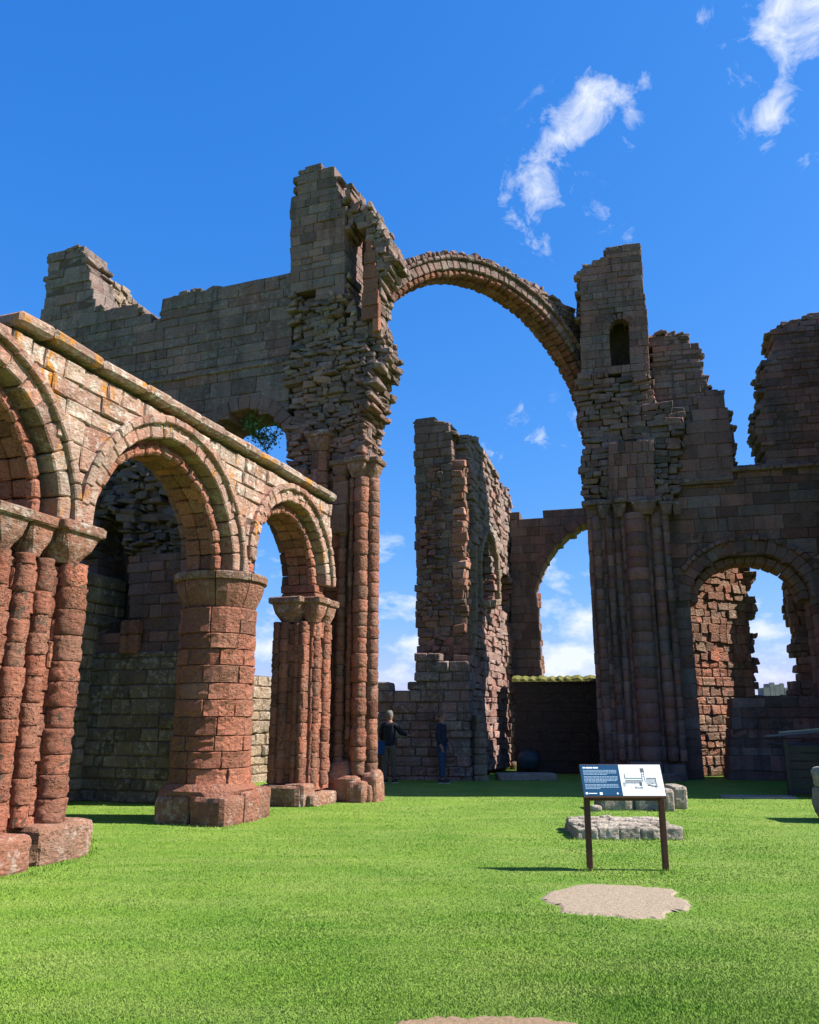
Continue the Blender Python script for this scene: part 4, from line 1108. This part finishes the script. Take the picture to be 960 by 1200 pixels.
def inside(P, poly):
    x, y = P[:, 0], P[:, 1]; r = np.zeros(len(P), bool); n = len(poly)
    for i in range(n):
        x0, y0 = poly[i]; x1, y1 = poly[(i + 1) % n]
        c = ((y0 > y) != (y1 > y)) & (x < (x1 - x0) * (y - y0) / (y1 - y0 + 1e-12) + x0); r ^= c
    return r
FEET = [[(-20, 1032), (33, 1027), (60, 1018), (108, 1002), (108, 985)], [(175, 966), (262, 972), (318, 950)], [(308, 938), (375, 942), (392, 933), (418, 935), (445, 931)], [(668, 984), (735, 986), (801, 984), (801, 974)], [(704, 951), (808, 951)],
        [(686, 1022), (692, 1022)], [(779, 1024), (786, 1024)], [(440, 914), (552, 913)], [(600, 912), (700, 914), (805, 914), (905, 914)], [(88, 946), (200, 941)]]
def build_grass():
    n = 980000
    u = rng.uniform(0, 1, n)
    d = 1 / (1 / 4.3 + u * (1 / 27 - 1 / 4.3))
    a = rng.uniform(-.62, .78, n)
    X = d * np.tan(a) ; Y = d.copy()
    P = np.c_[X, Y]
    jit_ = P + rng.normal(0, .035, P.shape); keep = ~(inside(jit_, pA) | inside(jit_, pB)); P = P[keep]; d = d[keep]; n = len(P)
    Z = np.array([gz(x, y) for x, y in P]) if n < 1 else None
    # bilinear lookup of the ground height
    gx = np.linspace(-20, 20, 161); gy = np.linspace(0, 32, 129)
    G = np.array([[gz(x, y) for y in gy] for x in gx])
    fx = np.clip((P[:, 0] + 20) / .25, 0, 159.99); fy = np.clip(P[:, 1] / .25, 0, 127.99)
    ix, iy = fx.astype(int), fy.astype(int); tx, ty = fx - ix, fy - iy
    Z = G[ix, iy] * (1 - tx) * (1 - ty) + G[ix + 1, iy] * tx * (1 - ty) + G[ix, iy + 1] * (1 - tx) * ty + G[ix + 1, iy + 1] * tx * ty
    near = np.zeros(n)
    for ln_ in FEET:
        for (ax, ay), (bx_, by_) in zip(ln_[:-1], ln_[1:]):
            a_ = gnd(ax, ay)[:2]; b_ = gnd(bx_, by_)[:2]; ab = b_ - a_; t_ = np.clip(((P - a_) @ ab) / (ab @ ab + 1e-9), 0, 1)
            dd = np.linalg.norm(P - (a_ + t_[:, None] * ab), axis=1); near = np.maximum(near, np.clip(1 - dd / .10, 0, 1))
    ang = rng.uniform(0, 2 * pi, n); w = rng.uniform(.0016, .0032, n) * (1 + d * .13)
    cl = .5 + .5 * np.sin(P[:, 0] * 2.1 + np.sin(P[:, 1] * 1.3) * 2) * np.sin(P[:, 1] * 1.7 + np.sin(P[:, 0] * .9) * 2)
    h = rng.uniform(.005, .0135, n) * (.8 + .5 * cl) * (1 + 2.6 * near) * (1 + d * .01); lean = rng.uniform(0, .022, n); la = rng.uniform(0, 2 * pi, n)
    V = np.zeros((n, 3, 3))
    V[:, 0] = np.c_[P[:, 0] - w * np.cos(ang), P[:, 1] - w * np.sin(ang), Z - .004]
    V[:, 1] = np.c_[P[:, 0] + w * np.cos(ang), P[:, 1] + w * np.sin(ang), Z - .004]
    V[:, 2] = np.c_[P[:, 0] + lean * np.cos(la), P[:, 1] + lean * np.sin(la), Z + h]
    me = bpy.data.meshes.new('grass')
    me.vertices.add(3 * n); me.vertices.foreach_set('co', V.ravel())
    me.loops.add(3 * n); me.loops.foreach_set('vertex_index', np.arange(3 * n, dtype=np.int32))
    me.polygons.add(n); me.polygons.foreach_set('loop_start', np.arange(0, 3 * n, 3, dtype=np.int32)); me.polygons.foreach_set('loop_total', np.full(n, 3, np.int32))
    me.update(); 
    at = me.attributes.new('tint', 'FLOAT_COLOR', 'POINT'); v = np.repeat(np.clip(rng.uniform(.55, .8, n) + (cl - .5) * .12, 0, 1), 3)
    at.data.foreach_set('color', np.c_[v * 0 + .5, v, v * 0, v * 0 + 1].astype(np.float32).ravel())
    me.materials.append(M_GRASS)
    o = bpy.data.objects.new('grass', me); COL.objects.link(o); o['kind'] = 'stuff'
    o['label'] = 'short mown green lawn grass'; o['category'] = 'grass'
build_grass()

# ============================================================ SLABS, STONES
def top_rock(name, label, cat, c, size, az, n=14, p=7, amp=.05, freq=2.4, seed=1, mat=M_PALE, tint=(.3, .6, .4), smooth=False):
    V, F = rock((0, 0, 0), size, az, n, p, amp, freq, seed)
    o = bpy.data.objects.new(name, make_mesh(name, V, F, mat, tint, smooth)); COL.objects.link(o)
    o.location = c; o['label'] = label; o['category'] = cat
    return o
def slab_fragment():
    # long low rubble slab: courses of rough stones with a broken top
    g0 = gnd(676, 984); g1 = gnd(799, 983)
    L_ = g1[0] - g0[0]
    T = Thing('stone_slab', 'long low pale slab of rough broken stone on the grass just behind the sign', 'stone slab', ((g0[0] + g1[0]) / 2, g0[1] + .35))
    cx = (g0[0] + g1[0]) / 2; y0 = g0[1]
    n = 5
    for i in range(n):
        w = L_ / n * 1.02
        x = g0[0] + L_ * (i + .5) / n
        T.add('edge_stone', rock((x, y0 + .17, .06), (w, .4, .18 + .02 * (i % 3)), 0, 10, 14, .045, 5, 60 + i), M_PALE, (.35, .55 + .1 * (i % 2), .5))
        T.add('edge_stone', rock((x + .05, y0 + .95, .07), (w, .5, .19), 0, 8, 6, .06, 4, 160 + i), M_PALE, (.35, .55, .5))
    T.add('top_stone', rock((cx, y0 + .6, .06), (L_ * .97, .95, .18), 0, 8, 7, .04, 3, 61), M_PALE, (.3, .5, .5))
    for k in range(46):
        x = random.uniform(g0[0] + .12, g1[0] - .12); y = y0 + random.uniform(.12, 1.15)
        l = random.uniform(.16, .4)
        T.add('top_stone', rock((x, y, .14), (l, random.uniform(.07, .16), random.uniform(.06, .12)), random.uniform(-14, 14), 4, 4, .1, 5, 70 + k), M_PALE, (random.uniform(.2, .5), random.uniform(.4, .9), .5))
    T.flush(300, 4)
slab_fragment()
def blocks_behind():
    T = Thing('plinth_remains', 'low remains of squared stone blocks behind the sign, nearest the tower pier', 'stone blocks', tuple(gnd(755, 945)[:2]))
    for i, (xa, xb, yb, h, dp) in enumerate(((704, 745, 950, .34, .6), (745, 782, 950, .36, .6), (781, 792, 951, .4, .5), (791, 808, 948, .42, .7))):
        a = gnd(xa, yb); b = gnd(xb, yb)
        T.add('block', rock(((a[0] + b[0]) / 2, a[1] + dp / 2, h / 2 - .02), (b[0] - a[0], dp, h), 0, 7, 8, .03, 3, 90 + i), M_PALE, (.3, .35 if i < 2 else .55, .5))
    T.flush()
    g = gnd(699, 951); top_rock('loose_stone', 'small pale loose stone on the grass left of the squared blocks', 'stone', (g[0], g[1], .05), (.2, .15, .12), 10, 6, 3, seed=5)
blocks_behind()
g = gnd(619, 915)
top_rock('flat_slab', 'flat grey slab lying in the shade under the dark boulder', 'stone slab', (g[0], g[1] + .35, .08), (1.62, .75, .2), 0, 12, 8, .03, 2, 3, M_PALE, (.3, .4, .2))
M_DARK = plain('dark_wet_stone', (.03, .045, .055), .35, 0, .3, 6, .3)
g = gnd(621, 907)
top_rock('dark_boulder', 'smooth dark rounded boulder sitting on the flat slab', 'boulder', (g[0], g[1] + .3, .42), (.72, .6, .56), 12, 14, 2.3, .05, 1.2, 9, M_DARK, (.3, .4, 0), True)
g = gnd(893, 936)
top_rock('path_slab', 'thin pale slab strip in the shaded grass by the right wall', 'stone slab', (g[0], g[1] + .2, .01), (1.5, .5, .06), 4, 10, 9, .02, 2, 13, M_PALE, (.3, .4, .1))
g = gnd(958, 965)
T = Thing('standing_rubble_block', 'upright weathered grey block cut off by the right edge of the picture', 'stone', (g[0] + .25, g[1] + .3))
T.add('block', rock((g[0] + .74, g[1] + .4, .24), (.95, .8, .56), 10, 9, 6, .06, 2.5, 31), M_PALE, (.2, .35, .5)); T.add('block', rock((g[0] + .79, g[1] + .4, .66), (.9, .76, .36), 6, 9, 5, .06, 2.5, 32), M_PALE, (.2, .4, .5))
T.flush()

# ============================================================ TIMBER STEPS (right edge)
def bx(x0, x1, y0, y1, z0, z1, az=0, o=(0, 0)):
    a = radians(-az)
    def f(x, z, y): return (o[0] + x * cos(a) - y * sin(a), o[1] + x * sin(a) + y * cos(a), z)
    return cbox(f, x0, x1, z0, z1, y0, y1, .006, .001)
def timber():
    g = gnd(927, 934)
    o = (g[0], g[1] - .0)
    T = Thing('timber_platform', 'dark timber boarded platform with two pale handrails at the right edge', 'platform', (o[0], o[1]))
    MW = plain('dark_stained_timber', (.022, .02, .02), .6, 0, .3, 20, .4); MR = plain('pale_rail', (.13, .13, .14), .5, 0, .2, 20, .1)
    for i in range(6):
        T.part('board', bx(0, 2.4, 0, .05, .06 + i * .17, .21 + i * .17, 8, o), MW)
    for i in range(4): T.part('post', bx(-.06 + i * .78, .03 + i * .78, -.09, -.01, 0, 1.18 + i * .05, 8, o), MW)
    for i in range(7): T.part('deck_board', bx(0, 2.4, .06 + i * .2, .24 + i * .2, 1.03, 1.07, 8, o), MW)
    for k in range(2):
        y = -.12 + k * .9
        V, F = box_vf(lambda s, t, w: (o[0] + s, o[1] + y + w - .0 * s, t + .085 * s), -.16 + .1 * k, 2.4, 1.32 - .10 * k, 1.355 - .10 * k, 0, .05)
        T.part('handrail', (V, F), MR)
    T.flush()
timber()

# ============================================================ INFORMATION SIGNS
def info_sign():
    xl = 1.93; xr = 2.81; yb = 9.62
    T = Thing('information_sign', 'information board with blue text panel and white drawing panel on two brown posts', 'sign', ((xl + xr) / 2, yb))
    MB = plain('rust_brown_steel', (.085, .04, .028), .6, .3, .2, 30, .1)
    M_BLUE = plain('blue_print', (.012, .06, .125), .35, 0, .05, 4, 0); M_WHITE = plain('white_print', (.74, .80, .79), .35, 0, .02, 4, 0)
    M_INK = plain('grey_ink', (.10, .11, .11), .5, 0, .3, 90, 0); M_TXT = plain('pale_print', (.34, .48, .60), .5, 0, .05, 4, 0); M_TTL = plain('title_print', (.8, .85, .88), .5, 0, .05, 4, 0)
    M_INK2 = plain('light_grey_ink', (.36, .39, .39), .5, 0, .3, 90, 0)
    for x in (xl + .035, xr - .02): T.part('post', bx(x - .03, x + .03, yb - .035, yb + .035, -.1, .80), MB)
    T.part('rail', bx(xl + .066, xr - .052, yb - .025, yb + .025, .725, .79), MB)
    # board frame: origin bottom-left, tilted back
    tl = radians(27); H = .385; Wd = xr - xl + .035
    org = np.array([xl - .015, yb - .09, .765]); ex = np.array([1, 0, 0]); ey = np.array([0, sin(tl), cos(tl)]); ez = np.array([0, -cos(tl), sin(tl)])
    def B(x, y, z): return tuple(org + ex * x + ey * y + ez * z)
    def bb(x0, x1, y0, y1, z0, z1): return box_vf(lambda s, t, w: B(s, t, w), x0, x1, y0, y1, z0, z1)
    T.part('backing_board', cbox(lambda s, t, w: B(s, t, w), 0, Wd, 0, H, -.03, 0, .004, .0005), MB)
    blue = T.part('text_panel', bb(.006, Wd * .478, .02, H - .008, .0008, .004), M_BLUE)
    white = T.part('picture_panel', bb(Wd * .48, Wd - .006, .02, H - .008, .0008, .004), M_WHITE)
    # print: title, lines of small text, badges
    def mark(par, rects, mat, name, z=.0046):
        V = []; F = []
        for (x0, x1, y0, y1) in rects:
            k = len(V); V += [B(x0, y0, z), B(x1, y0, z), B(x1, y1, z), B(x0, y1, z), B(x0, y0, z - .0004), B(x1, y0, z - .0004), B(x1, y1, z - .0004), B(x0, y1, z - .0004)]
            F += [(k, k + 1, k + 2, k + 3), (k + 7, k + 6, k + 5, k + 4), (k, k + 4, k + 5, k + 1), (k + 1, k + 5, k + 6, k + 2), (k + 2, k + 6, k + 7, k + 3), (k + 3, k + 7, k + 4, k)]
        T.part(name, (np.array(V), F), mat, parent=par)
    r = []; x = .035
    for w in (.026, .075, .055): r.append((x, x + w, H - .052, H - .036)); x += w + .008
    mark(blue, r, M_TTL, 'title_lettering')
    r = []
    def para(ytop, n, last, x1=.415):
        for i in range(n):
            x = .035; e = x1 - .02 * random.random() if i < n - 1 else last; y = ytop - i * .0155
            while x < e:
                w = random.uniform(.012, .04); r.append((x, min(x + w, e), y - .006, y)); x += w + .005
    para(H - .072, 4, .30); para(H - .145, 5, .28); para(H - .235, 4, .2)
    mark(blue, r, M_TXT, 'text_lines')
    mark(blue, [(.03, .055, .035, .058), (.062, .155, .042, .05), (.185, .215, .03, .058), (.375, .39, .035, .055)], M_TTL, 'badge')
    # line drawing of the buildings: long range, tall tower, courts
    ox = Wd * .48; q = lambda a, b, c, d: (ox + a * .97, ox + b * .97, c * .87, d * .87)
    dk = [q(.05, .245, .245, .258), q(.048, .058, .25, .315), q(.05, .25, .225, .23), q(.30, .40, .245, .258), q(.243, .287, .33, .385), q(.248, .255, .2, .33), q(.275, .282, .2, .33), q(.248, .282, .27, .275), q(.248, .282, .3, .305), q(.395, .408, .16, .26), q(.21, .24, .15, .2), q(.30, .34, .15, .17), q(.34, .42, .14, .155)]
    lt = [q(.05, .24, .18, .224), q(.29, .39, .175, .244), q(.02, .05, .14, .2), q(.15, .24, .11, .14)]
    for i in range(14):
        dk.append(q(.06 + i * .0135, .064 + i * .0135, .185, .226))
    for i in range(26):
        a = random.uniform(.01, .40); b = random.uniform(.105, .185); dk.append(q(a, a + random.uniform(.006, .02), b, b + random.uniform(.002, .007)))
    mark(white, lt, M_INK2, 'drawing_wash', .0046); mark(white, dk, M_INK, 'drawing_lines', .0052)
    T.flush()
info_sign()
def small_sign():
    g = gnd(441, 921); xm = g[0]; yb = g[1]
    T = Thing('information_sign', 'small blue information panel in the shade beside the left-hand visitor', 'sign', (xm, yb))
    MB = plain('brown_steel', (.07, .035, .025), .6, .3, .2, 30, .1); MBl = plain('blue_panel', (.008, .04, .08), .35, 0, .05, 4, 0)
    for dx in (-.3, .1): T.part('post', bx(xm + dx - .03, xm + dx + .03, yb - .03, yb + .03, -.05, .78), MB)
    T.part('panel', cbox(lambda s, t, w: (xm - .36 + s, yb - .1 + t * .66 + w * .74, .76 + t * .74 - w * .66), 0, .56, 0, .42, 0, .03, .004, .001), MBl)
    T.flush()
small_sign()

# ============================================================ PEOPLE
def skin_mesh(name, joints, edges, mat, sub=2, root=0):
    me = bpy.data.meshes.new(name); me.from_pydata([j[:3] for j in joints], edges, [])
    o = bpy.data.objects.new(name, me); COL.objects.link(o)
    o.modifiers.new('skin', 'SKIN'); sv = me.skin_vertices[0].data
    for i, j in enumerate(joints):
        rx = j[3]; ry = j[4] if len(j) > 4 else rx
        sv[i].radius = (rx, ry); sv[i].use_root = (i == root)
    s = o.modifiers.new('sub', 'SUBSURF'); s.levels = sub; s.render_levels = sub
    me.materials.append(mat)
    dg = bpy.context.evaluated_depsgraph_get(); ev = o.evaluated_get(dg); m2 = bpy.data.meshes.new_from_object(ev)
    COL.objects.unlink(o); bpy.data.objects.remove(o)
    m2.polygons.foreach_set('use_smooth', [True] * len(m2.polygons))
    if not m2.materials: m2.materials.append(mat)
    m2.name = name
    return m2
def person(base, yaw, label, jacket, trousers, hair, arm_r, arm_l, scale=1.0, head_turn=0.0):
    """local frame: +y is the way the person faces, +x their right"""
    root = bpy.data.objects.new('person', None); COL.objects.link(root)
    root.location = base; root.rotation_euler = (0, 0, yaw); root.scale = (scale,) * 3
    root['label'] = label; root['category'] = 'person'
    skin = plain('skin_tone', (.28, .15, .11), .6, 0, .1, 8, 0)
    def att(name, me):
        o = bpy.data.objects.new(name, me); COL.objects.link(o); o.parent = root; return o
    J = [(0, 0, .93, .12, .085), (0, 0, 1.12, .115, .08), (0, .01, 1.32, .155, .1), (0, 0, 1.45, .07, .07), (0, .01, 1.52, .05, .052), (0, .03, 1.60, .078, .09), (0, .025, 1.68, .07, .085),
         (.17, 0, 1.41, .055), (-.17, 0, 1.41, .055)]
    E = [(0, 1), (1, 2), (2, 3), (3, 4), (4, 5), (5, 6), (3, 7), (3, 8)]
    def arm(sh, pts):
        prev = sh
        for (x, y, z, r) in pts: J.append((x, y, z, r)); E.append((prev, len(J) - 1)); prev = len(J) - 1
        wr = prev; x, y, z, _ = pts[-1]; x0, y0, z0, _ = pts[-2]
        d = Vector((x - x0, y - y0, z - z0)).normalized(); sd = d.cross(Vector((0, 0, 1))) if abs(d.z) < .9 else Vector((0, 1, 0)); sd.normalize()
        J.append((x + d.x * .06, y + d.y * .06, z + d.z * .06, .034, .018)); E.append((wr, len(J) - 1)); pm = len(J) - 1
        for k in range(4):
            o_ = (k - 1.5) * .019; p = Vector(J[pm][:3]) + sd * o_ + d * .045; J.append((p.x, p.y, p.z, .009)); E.append((pm, len(J) - 1)); a = len(J) - 1
            p = p + d * (.035 - abs(k - 1.5) * .004) + Vector((0, 0, -.012)); J.append((p.x, p.y, p.z, .007)); E.append((a, len(J) - 1))
        p = Vector(J[wr][:3]) + sd * .035 + d * .04; J.append((p.x, p.y, p.z, .011)); E.append((wr, len(J) - 1)); a = len(J) - 1
        p = p + d * .035 + sd * .008; J.append((p.x, p.y, p.z, .009)); E.append((a, len(J) - 1))
    arm(7, arm_r); arm(8, arm_l)
    for sx, fw in ((1, .03), (-1, -.04)):
        hip = len(J); J.append((sx * .09, 0, .88, .095)); E.append((0, hip))
        J.append((sx * .10, .02 + fw * .5, .50, .062)); E.append((hip, hip + 1)); J.append((sx * .105, fw, .10, .042)); E.append((hip + 1, hip + 2))
        J.append((sx * .12, fw + .13, .04, .035, .03)); E.append((hip + 2, hip + 3))
    att('body', skin_mesh('body', J, E, skin, 2))
    # jacket
    Jk = [(0, 0, .80, .185, .14), (0, 0, 1.05, .165, .12), (0, .01, 1.28, .185, .13), (0, 0, 1.44, .10, .09), (.185, 0, 1.40, .07), (-.185, 0, 1.40, .07)]
    Ek = [(0, 1), (1, 2), (2, 3), (3, 4), (3, 5)]
    for sh, pts in ((4, arm_r), (5, arm_l)):
        prev = sh
        for (x, y, z, r) in pts[:-1]: Jk.append((x, y, z, r + .02)); Ek.append((prev, len(Jk) - 1)); prev = len(Jk) - 1
        a = Vector(pts[-2][:3]); b = Vector(pts[-1][:3]); p = a.lerp(b, .86); Jk.append((p.x, p.y, p.z, pts[-1][3] + .022)); Ek.append((prev, len(Jk) - 1))
    jk = att('jacket', skin_mesh('jacket', Jk, Ek, jacket, 2))
    Jt = [(0, 0, 1.02, .15, .115)]; Et = []
    for sx, fw in ((1, .03), (-1, -.04)):
        k = len(Jt); Jt += [(sx * .095, 0, .84, .105, .11), (sx * .105, .02 + fw * .5, .5, .08), (sx * .11, fw, .11, .07)]; Et += [(0, k), (k, k + 1), (k + 1, k + 2)]
    att('trousers', skin_mesh('trousers', Jt, Et, trousers, 2))
    MS = plain('dark_shoe', (.03, .03, .03), .6, 0, .1, 8, 0); MSo = plain('pale_sole', (.5, .5, .48), .7, 0, .1, 8, 0)
    for sx, fw in ((1, .03), (-1, -.04)):
        V, F = rock((sx * .12, fw + .06, .06), (.105, .29, .1), 0, 6, 3.2, .0, 1, 1); so = att('shoe', make_mesh('shoe', V, F, MS, None, True))
        V, F = rock((sx * .12, fw + .065, .014), (.11, .30, .028), 0, 5, 5, 0, 1, 1); s2 = bpy.data.objects.new('sole', make_mesh('sole', V, F, MSo)); COL.objects.link(s2); s2.parent = so
    # head details
    hd = bpy.data.objects.new('head', None)
    ms = []
    V, F = rock((0, .015, 1.645), (.165, .2, .235), 0, 8, 2.4, 0, 1, 1, flat_bottom=False)
    h = make_mesh('head', V, F, skin, None, True); ho = att('head', h)
    def sub(name, c, size, mat, p=2.2):
        V, F = rock(c, size, 0, 5, p, 0, 1, 1, flat_bottom=False); o = bpy.data.objects.new(name, make_mesh(name, V, F, mat, None, True)); COL.objects.link(o); o.parent = ho
    dark = plain('dark_eye', (.02, .02, .02), .3, 0, .1, 8, 0); lip = plain('lip', (.35, .13, .11), .6, 0, .1, 8, 0)
    sub('nose', (0, .122, 1.63), (.03, .045, .05), skin); sub('ear', (.083, .01, 1.635), (.02, .04, .06), skin); sub('ear', (-.083, .01, 1.635), (.02, .04, .06), skin)
    for sx in (-.033, .033): sub('eye', (sx, .106, 1.655), (.024, .014, .012), dark)
    sub('mouth', (0, .107, 1.59), (.05, .016, .012), lip)
    V, F = rock((0, -.005, 1.672), (.182, .205, .215), 0, 9, 2.3, .04, 8, 3, flat_bottom=False)
    V = V.copy()
    for i, v in enumerate(V):
        if v[1] > .055 and v[2] < 1.70: V[i] = (v[0] * .75, .05, max(v[2], 1.62))
    hr = bpy.data.objects.new('hair', make_mesh('hair', V, F, hair, None, True)); COL.objects.link(hr); hr.parent = ho
    ho.rotation_euler = (0, 0, head_turn)
    return root
navy = plain('navy_jacket', (.018, .022, .035), .8, 0, .3, 14, .4); black = plain('black_jacket', (.014, .017, .024), .8, 0, .3, 14, .4)
jeans = plain('blue_jeans', (.025, .05, .10), .85, 0, .3, 20, .4); taupe = plain('taupe_trousers', (.10, .085, .07), .85, 0, .2, 20, .4)
greyh = plain('grey_hair', (.14, .13, .12), .8, 0, .3, 60, .5); brownh = plain('brown_hair', (.10, .065, .05), .8, 0, .3, 60, .5)
g = gnd(456, 918)
person((g[0], g[1], 0), radians(-18), 'person seen from behind in black jacket and taupe trousers, arm reaching to the right', black, taupe, greyh,
       [(.27, .10, 1.22, .045), (.40, .32, 1.16, .032)], [(-.25, .05, 1.14, .045), (-.22, .22, 1.02, .032)], 1.03)
g = gnd(518, 918)
person((g[0], g[1], 0), radians(-110), 'person standing in navy jacket and blue jeans, facing right, arms by the sides', navy, jeans, brownh,
       [(.24, -.03, 1.14, .045), (.23, .06, .90, .032)], [(-.24, -.03, 1.14, .045), (-.22, .12, .93, .032)], 1.02, radians(20))

# ============================================================ PLANT IN THE HIGH OPENING
def shrub():
    s, z = WB.px(300, 518); c = np.array(WB.P(s, z, .5))
    T = Thing('shrub', 'small green leafy shrub growing on the sill of the high round opening', 'shrub', tuple(c))
    M = plain('shrub_leaf', (.06, .13, .03), .6, 0, .5, 9, 0); MWd = plain('shrub_twig', (.09, .06, .04), .8, 0, .2, 9, 0)
    V = []; F = []
    for k in range(9):
        a = random.uniform(0, 6.28); l = random.uniform(.4, .85); e = c + np.array([cos(a) * l * .7, sin(a) * l * .4, l])
        T.part('twig', loft([[tuple(c + np.array([.012 * cos(q), .012 * sin(q), -.1])) for q in (0, 2.1, 4.2)], [tuple(e + np.array([.005 * cos(q), .005 * sin(q), 0])) for q in (0, 2.1, 4.2)]]), MWd)
        for j in range(70):
            p = c + (e - c) * random.uniform(.25, 1.05) + rng.normal(0, .11, 3); q = len(V); sz = random.uniform(.03, .06)
            d1 = rng.normal(0, 1, 3); d1 /= np.linalg.norm(d1); d2 = np.cross(d1, rng.normal(0, 1, 3)); d2 /= np.linalg.norm(d2)
            V += [tuple(p - d1 * sz), tuple(p + d2 * sz * .5), tuple(p + d1 * sz), tuple(p - d2 * sz * .5)]; F.append((q, q + 1, q + 2, q + 3))
    T.part('foliage', (np.array(V), F), M, kind='stuff')
    T.flush()
shrub()

# ============================================================ FAR CASTLE ON ITS CRAG
def castle():
    D = 900.0
    def pt(x, y): r = ray(x, y); return CAMP + r * (D / r[1])
    base = pt(910, 813); M = plain('distant_castle_stone', (.22, .20, .19), .9, 0, .2, .1, 0); MR = plain('crag_rock', (.10, .11, .07), .95, 0, .3, .05, 0)
    V, F = rock((base[0], D + 40, base[2] / 2 - 1), (150, 90, base[2] + 2), 0, 12, 3, .08, .02, 4)
    o = bpy.data.objects.new('hill', make_mesh('hill', V, F, MR)); COL.objects.link(o); o['kind'] = 'structure'
    T = Thing('distant_castle', 'tiny pale castle on the skyline, seen through the right-hand arch', 'castle', (base[0], D, base[2] - 6))
    for (x0, x1, yt) in ((895, 902, 806), (902, 908, 801), (908, 914, 804), (914, 919, 802), (919, 927, 807)):
        a = pt(x0, yt); b = pt(x1, yt); z0 = base[2] - 8
        T.part('tower_block', box_vf(lambda s, t, w: (s, D + w, t), a[0], b[0], z0, a[2], 0, 16), M)
        n = 3
        for i in range(n):
            s = a[0] + (b[0] - a[0]) * (i + .25) / n; T.part('merlon', box_vf(lambda s_, t, w: (s_, D + w, t), s, s + (b[0] - a[0]) / n * .5, a[2] + .01, a[2] + 1.1, .1, 2), M)
    T.flush()
castle()
for o in bpy.data.objects:
    if '_c' in o: del o['_c']
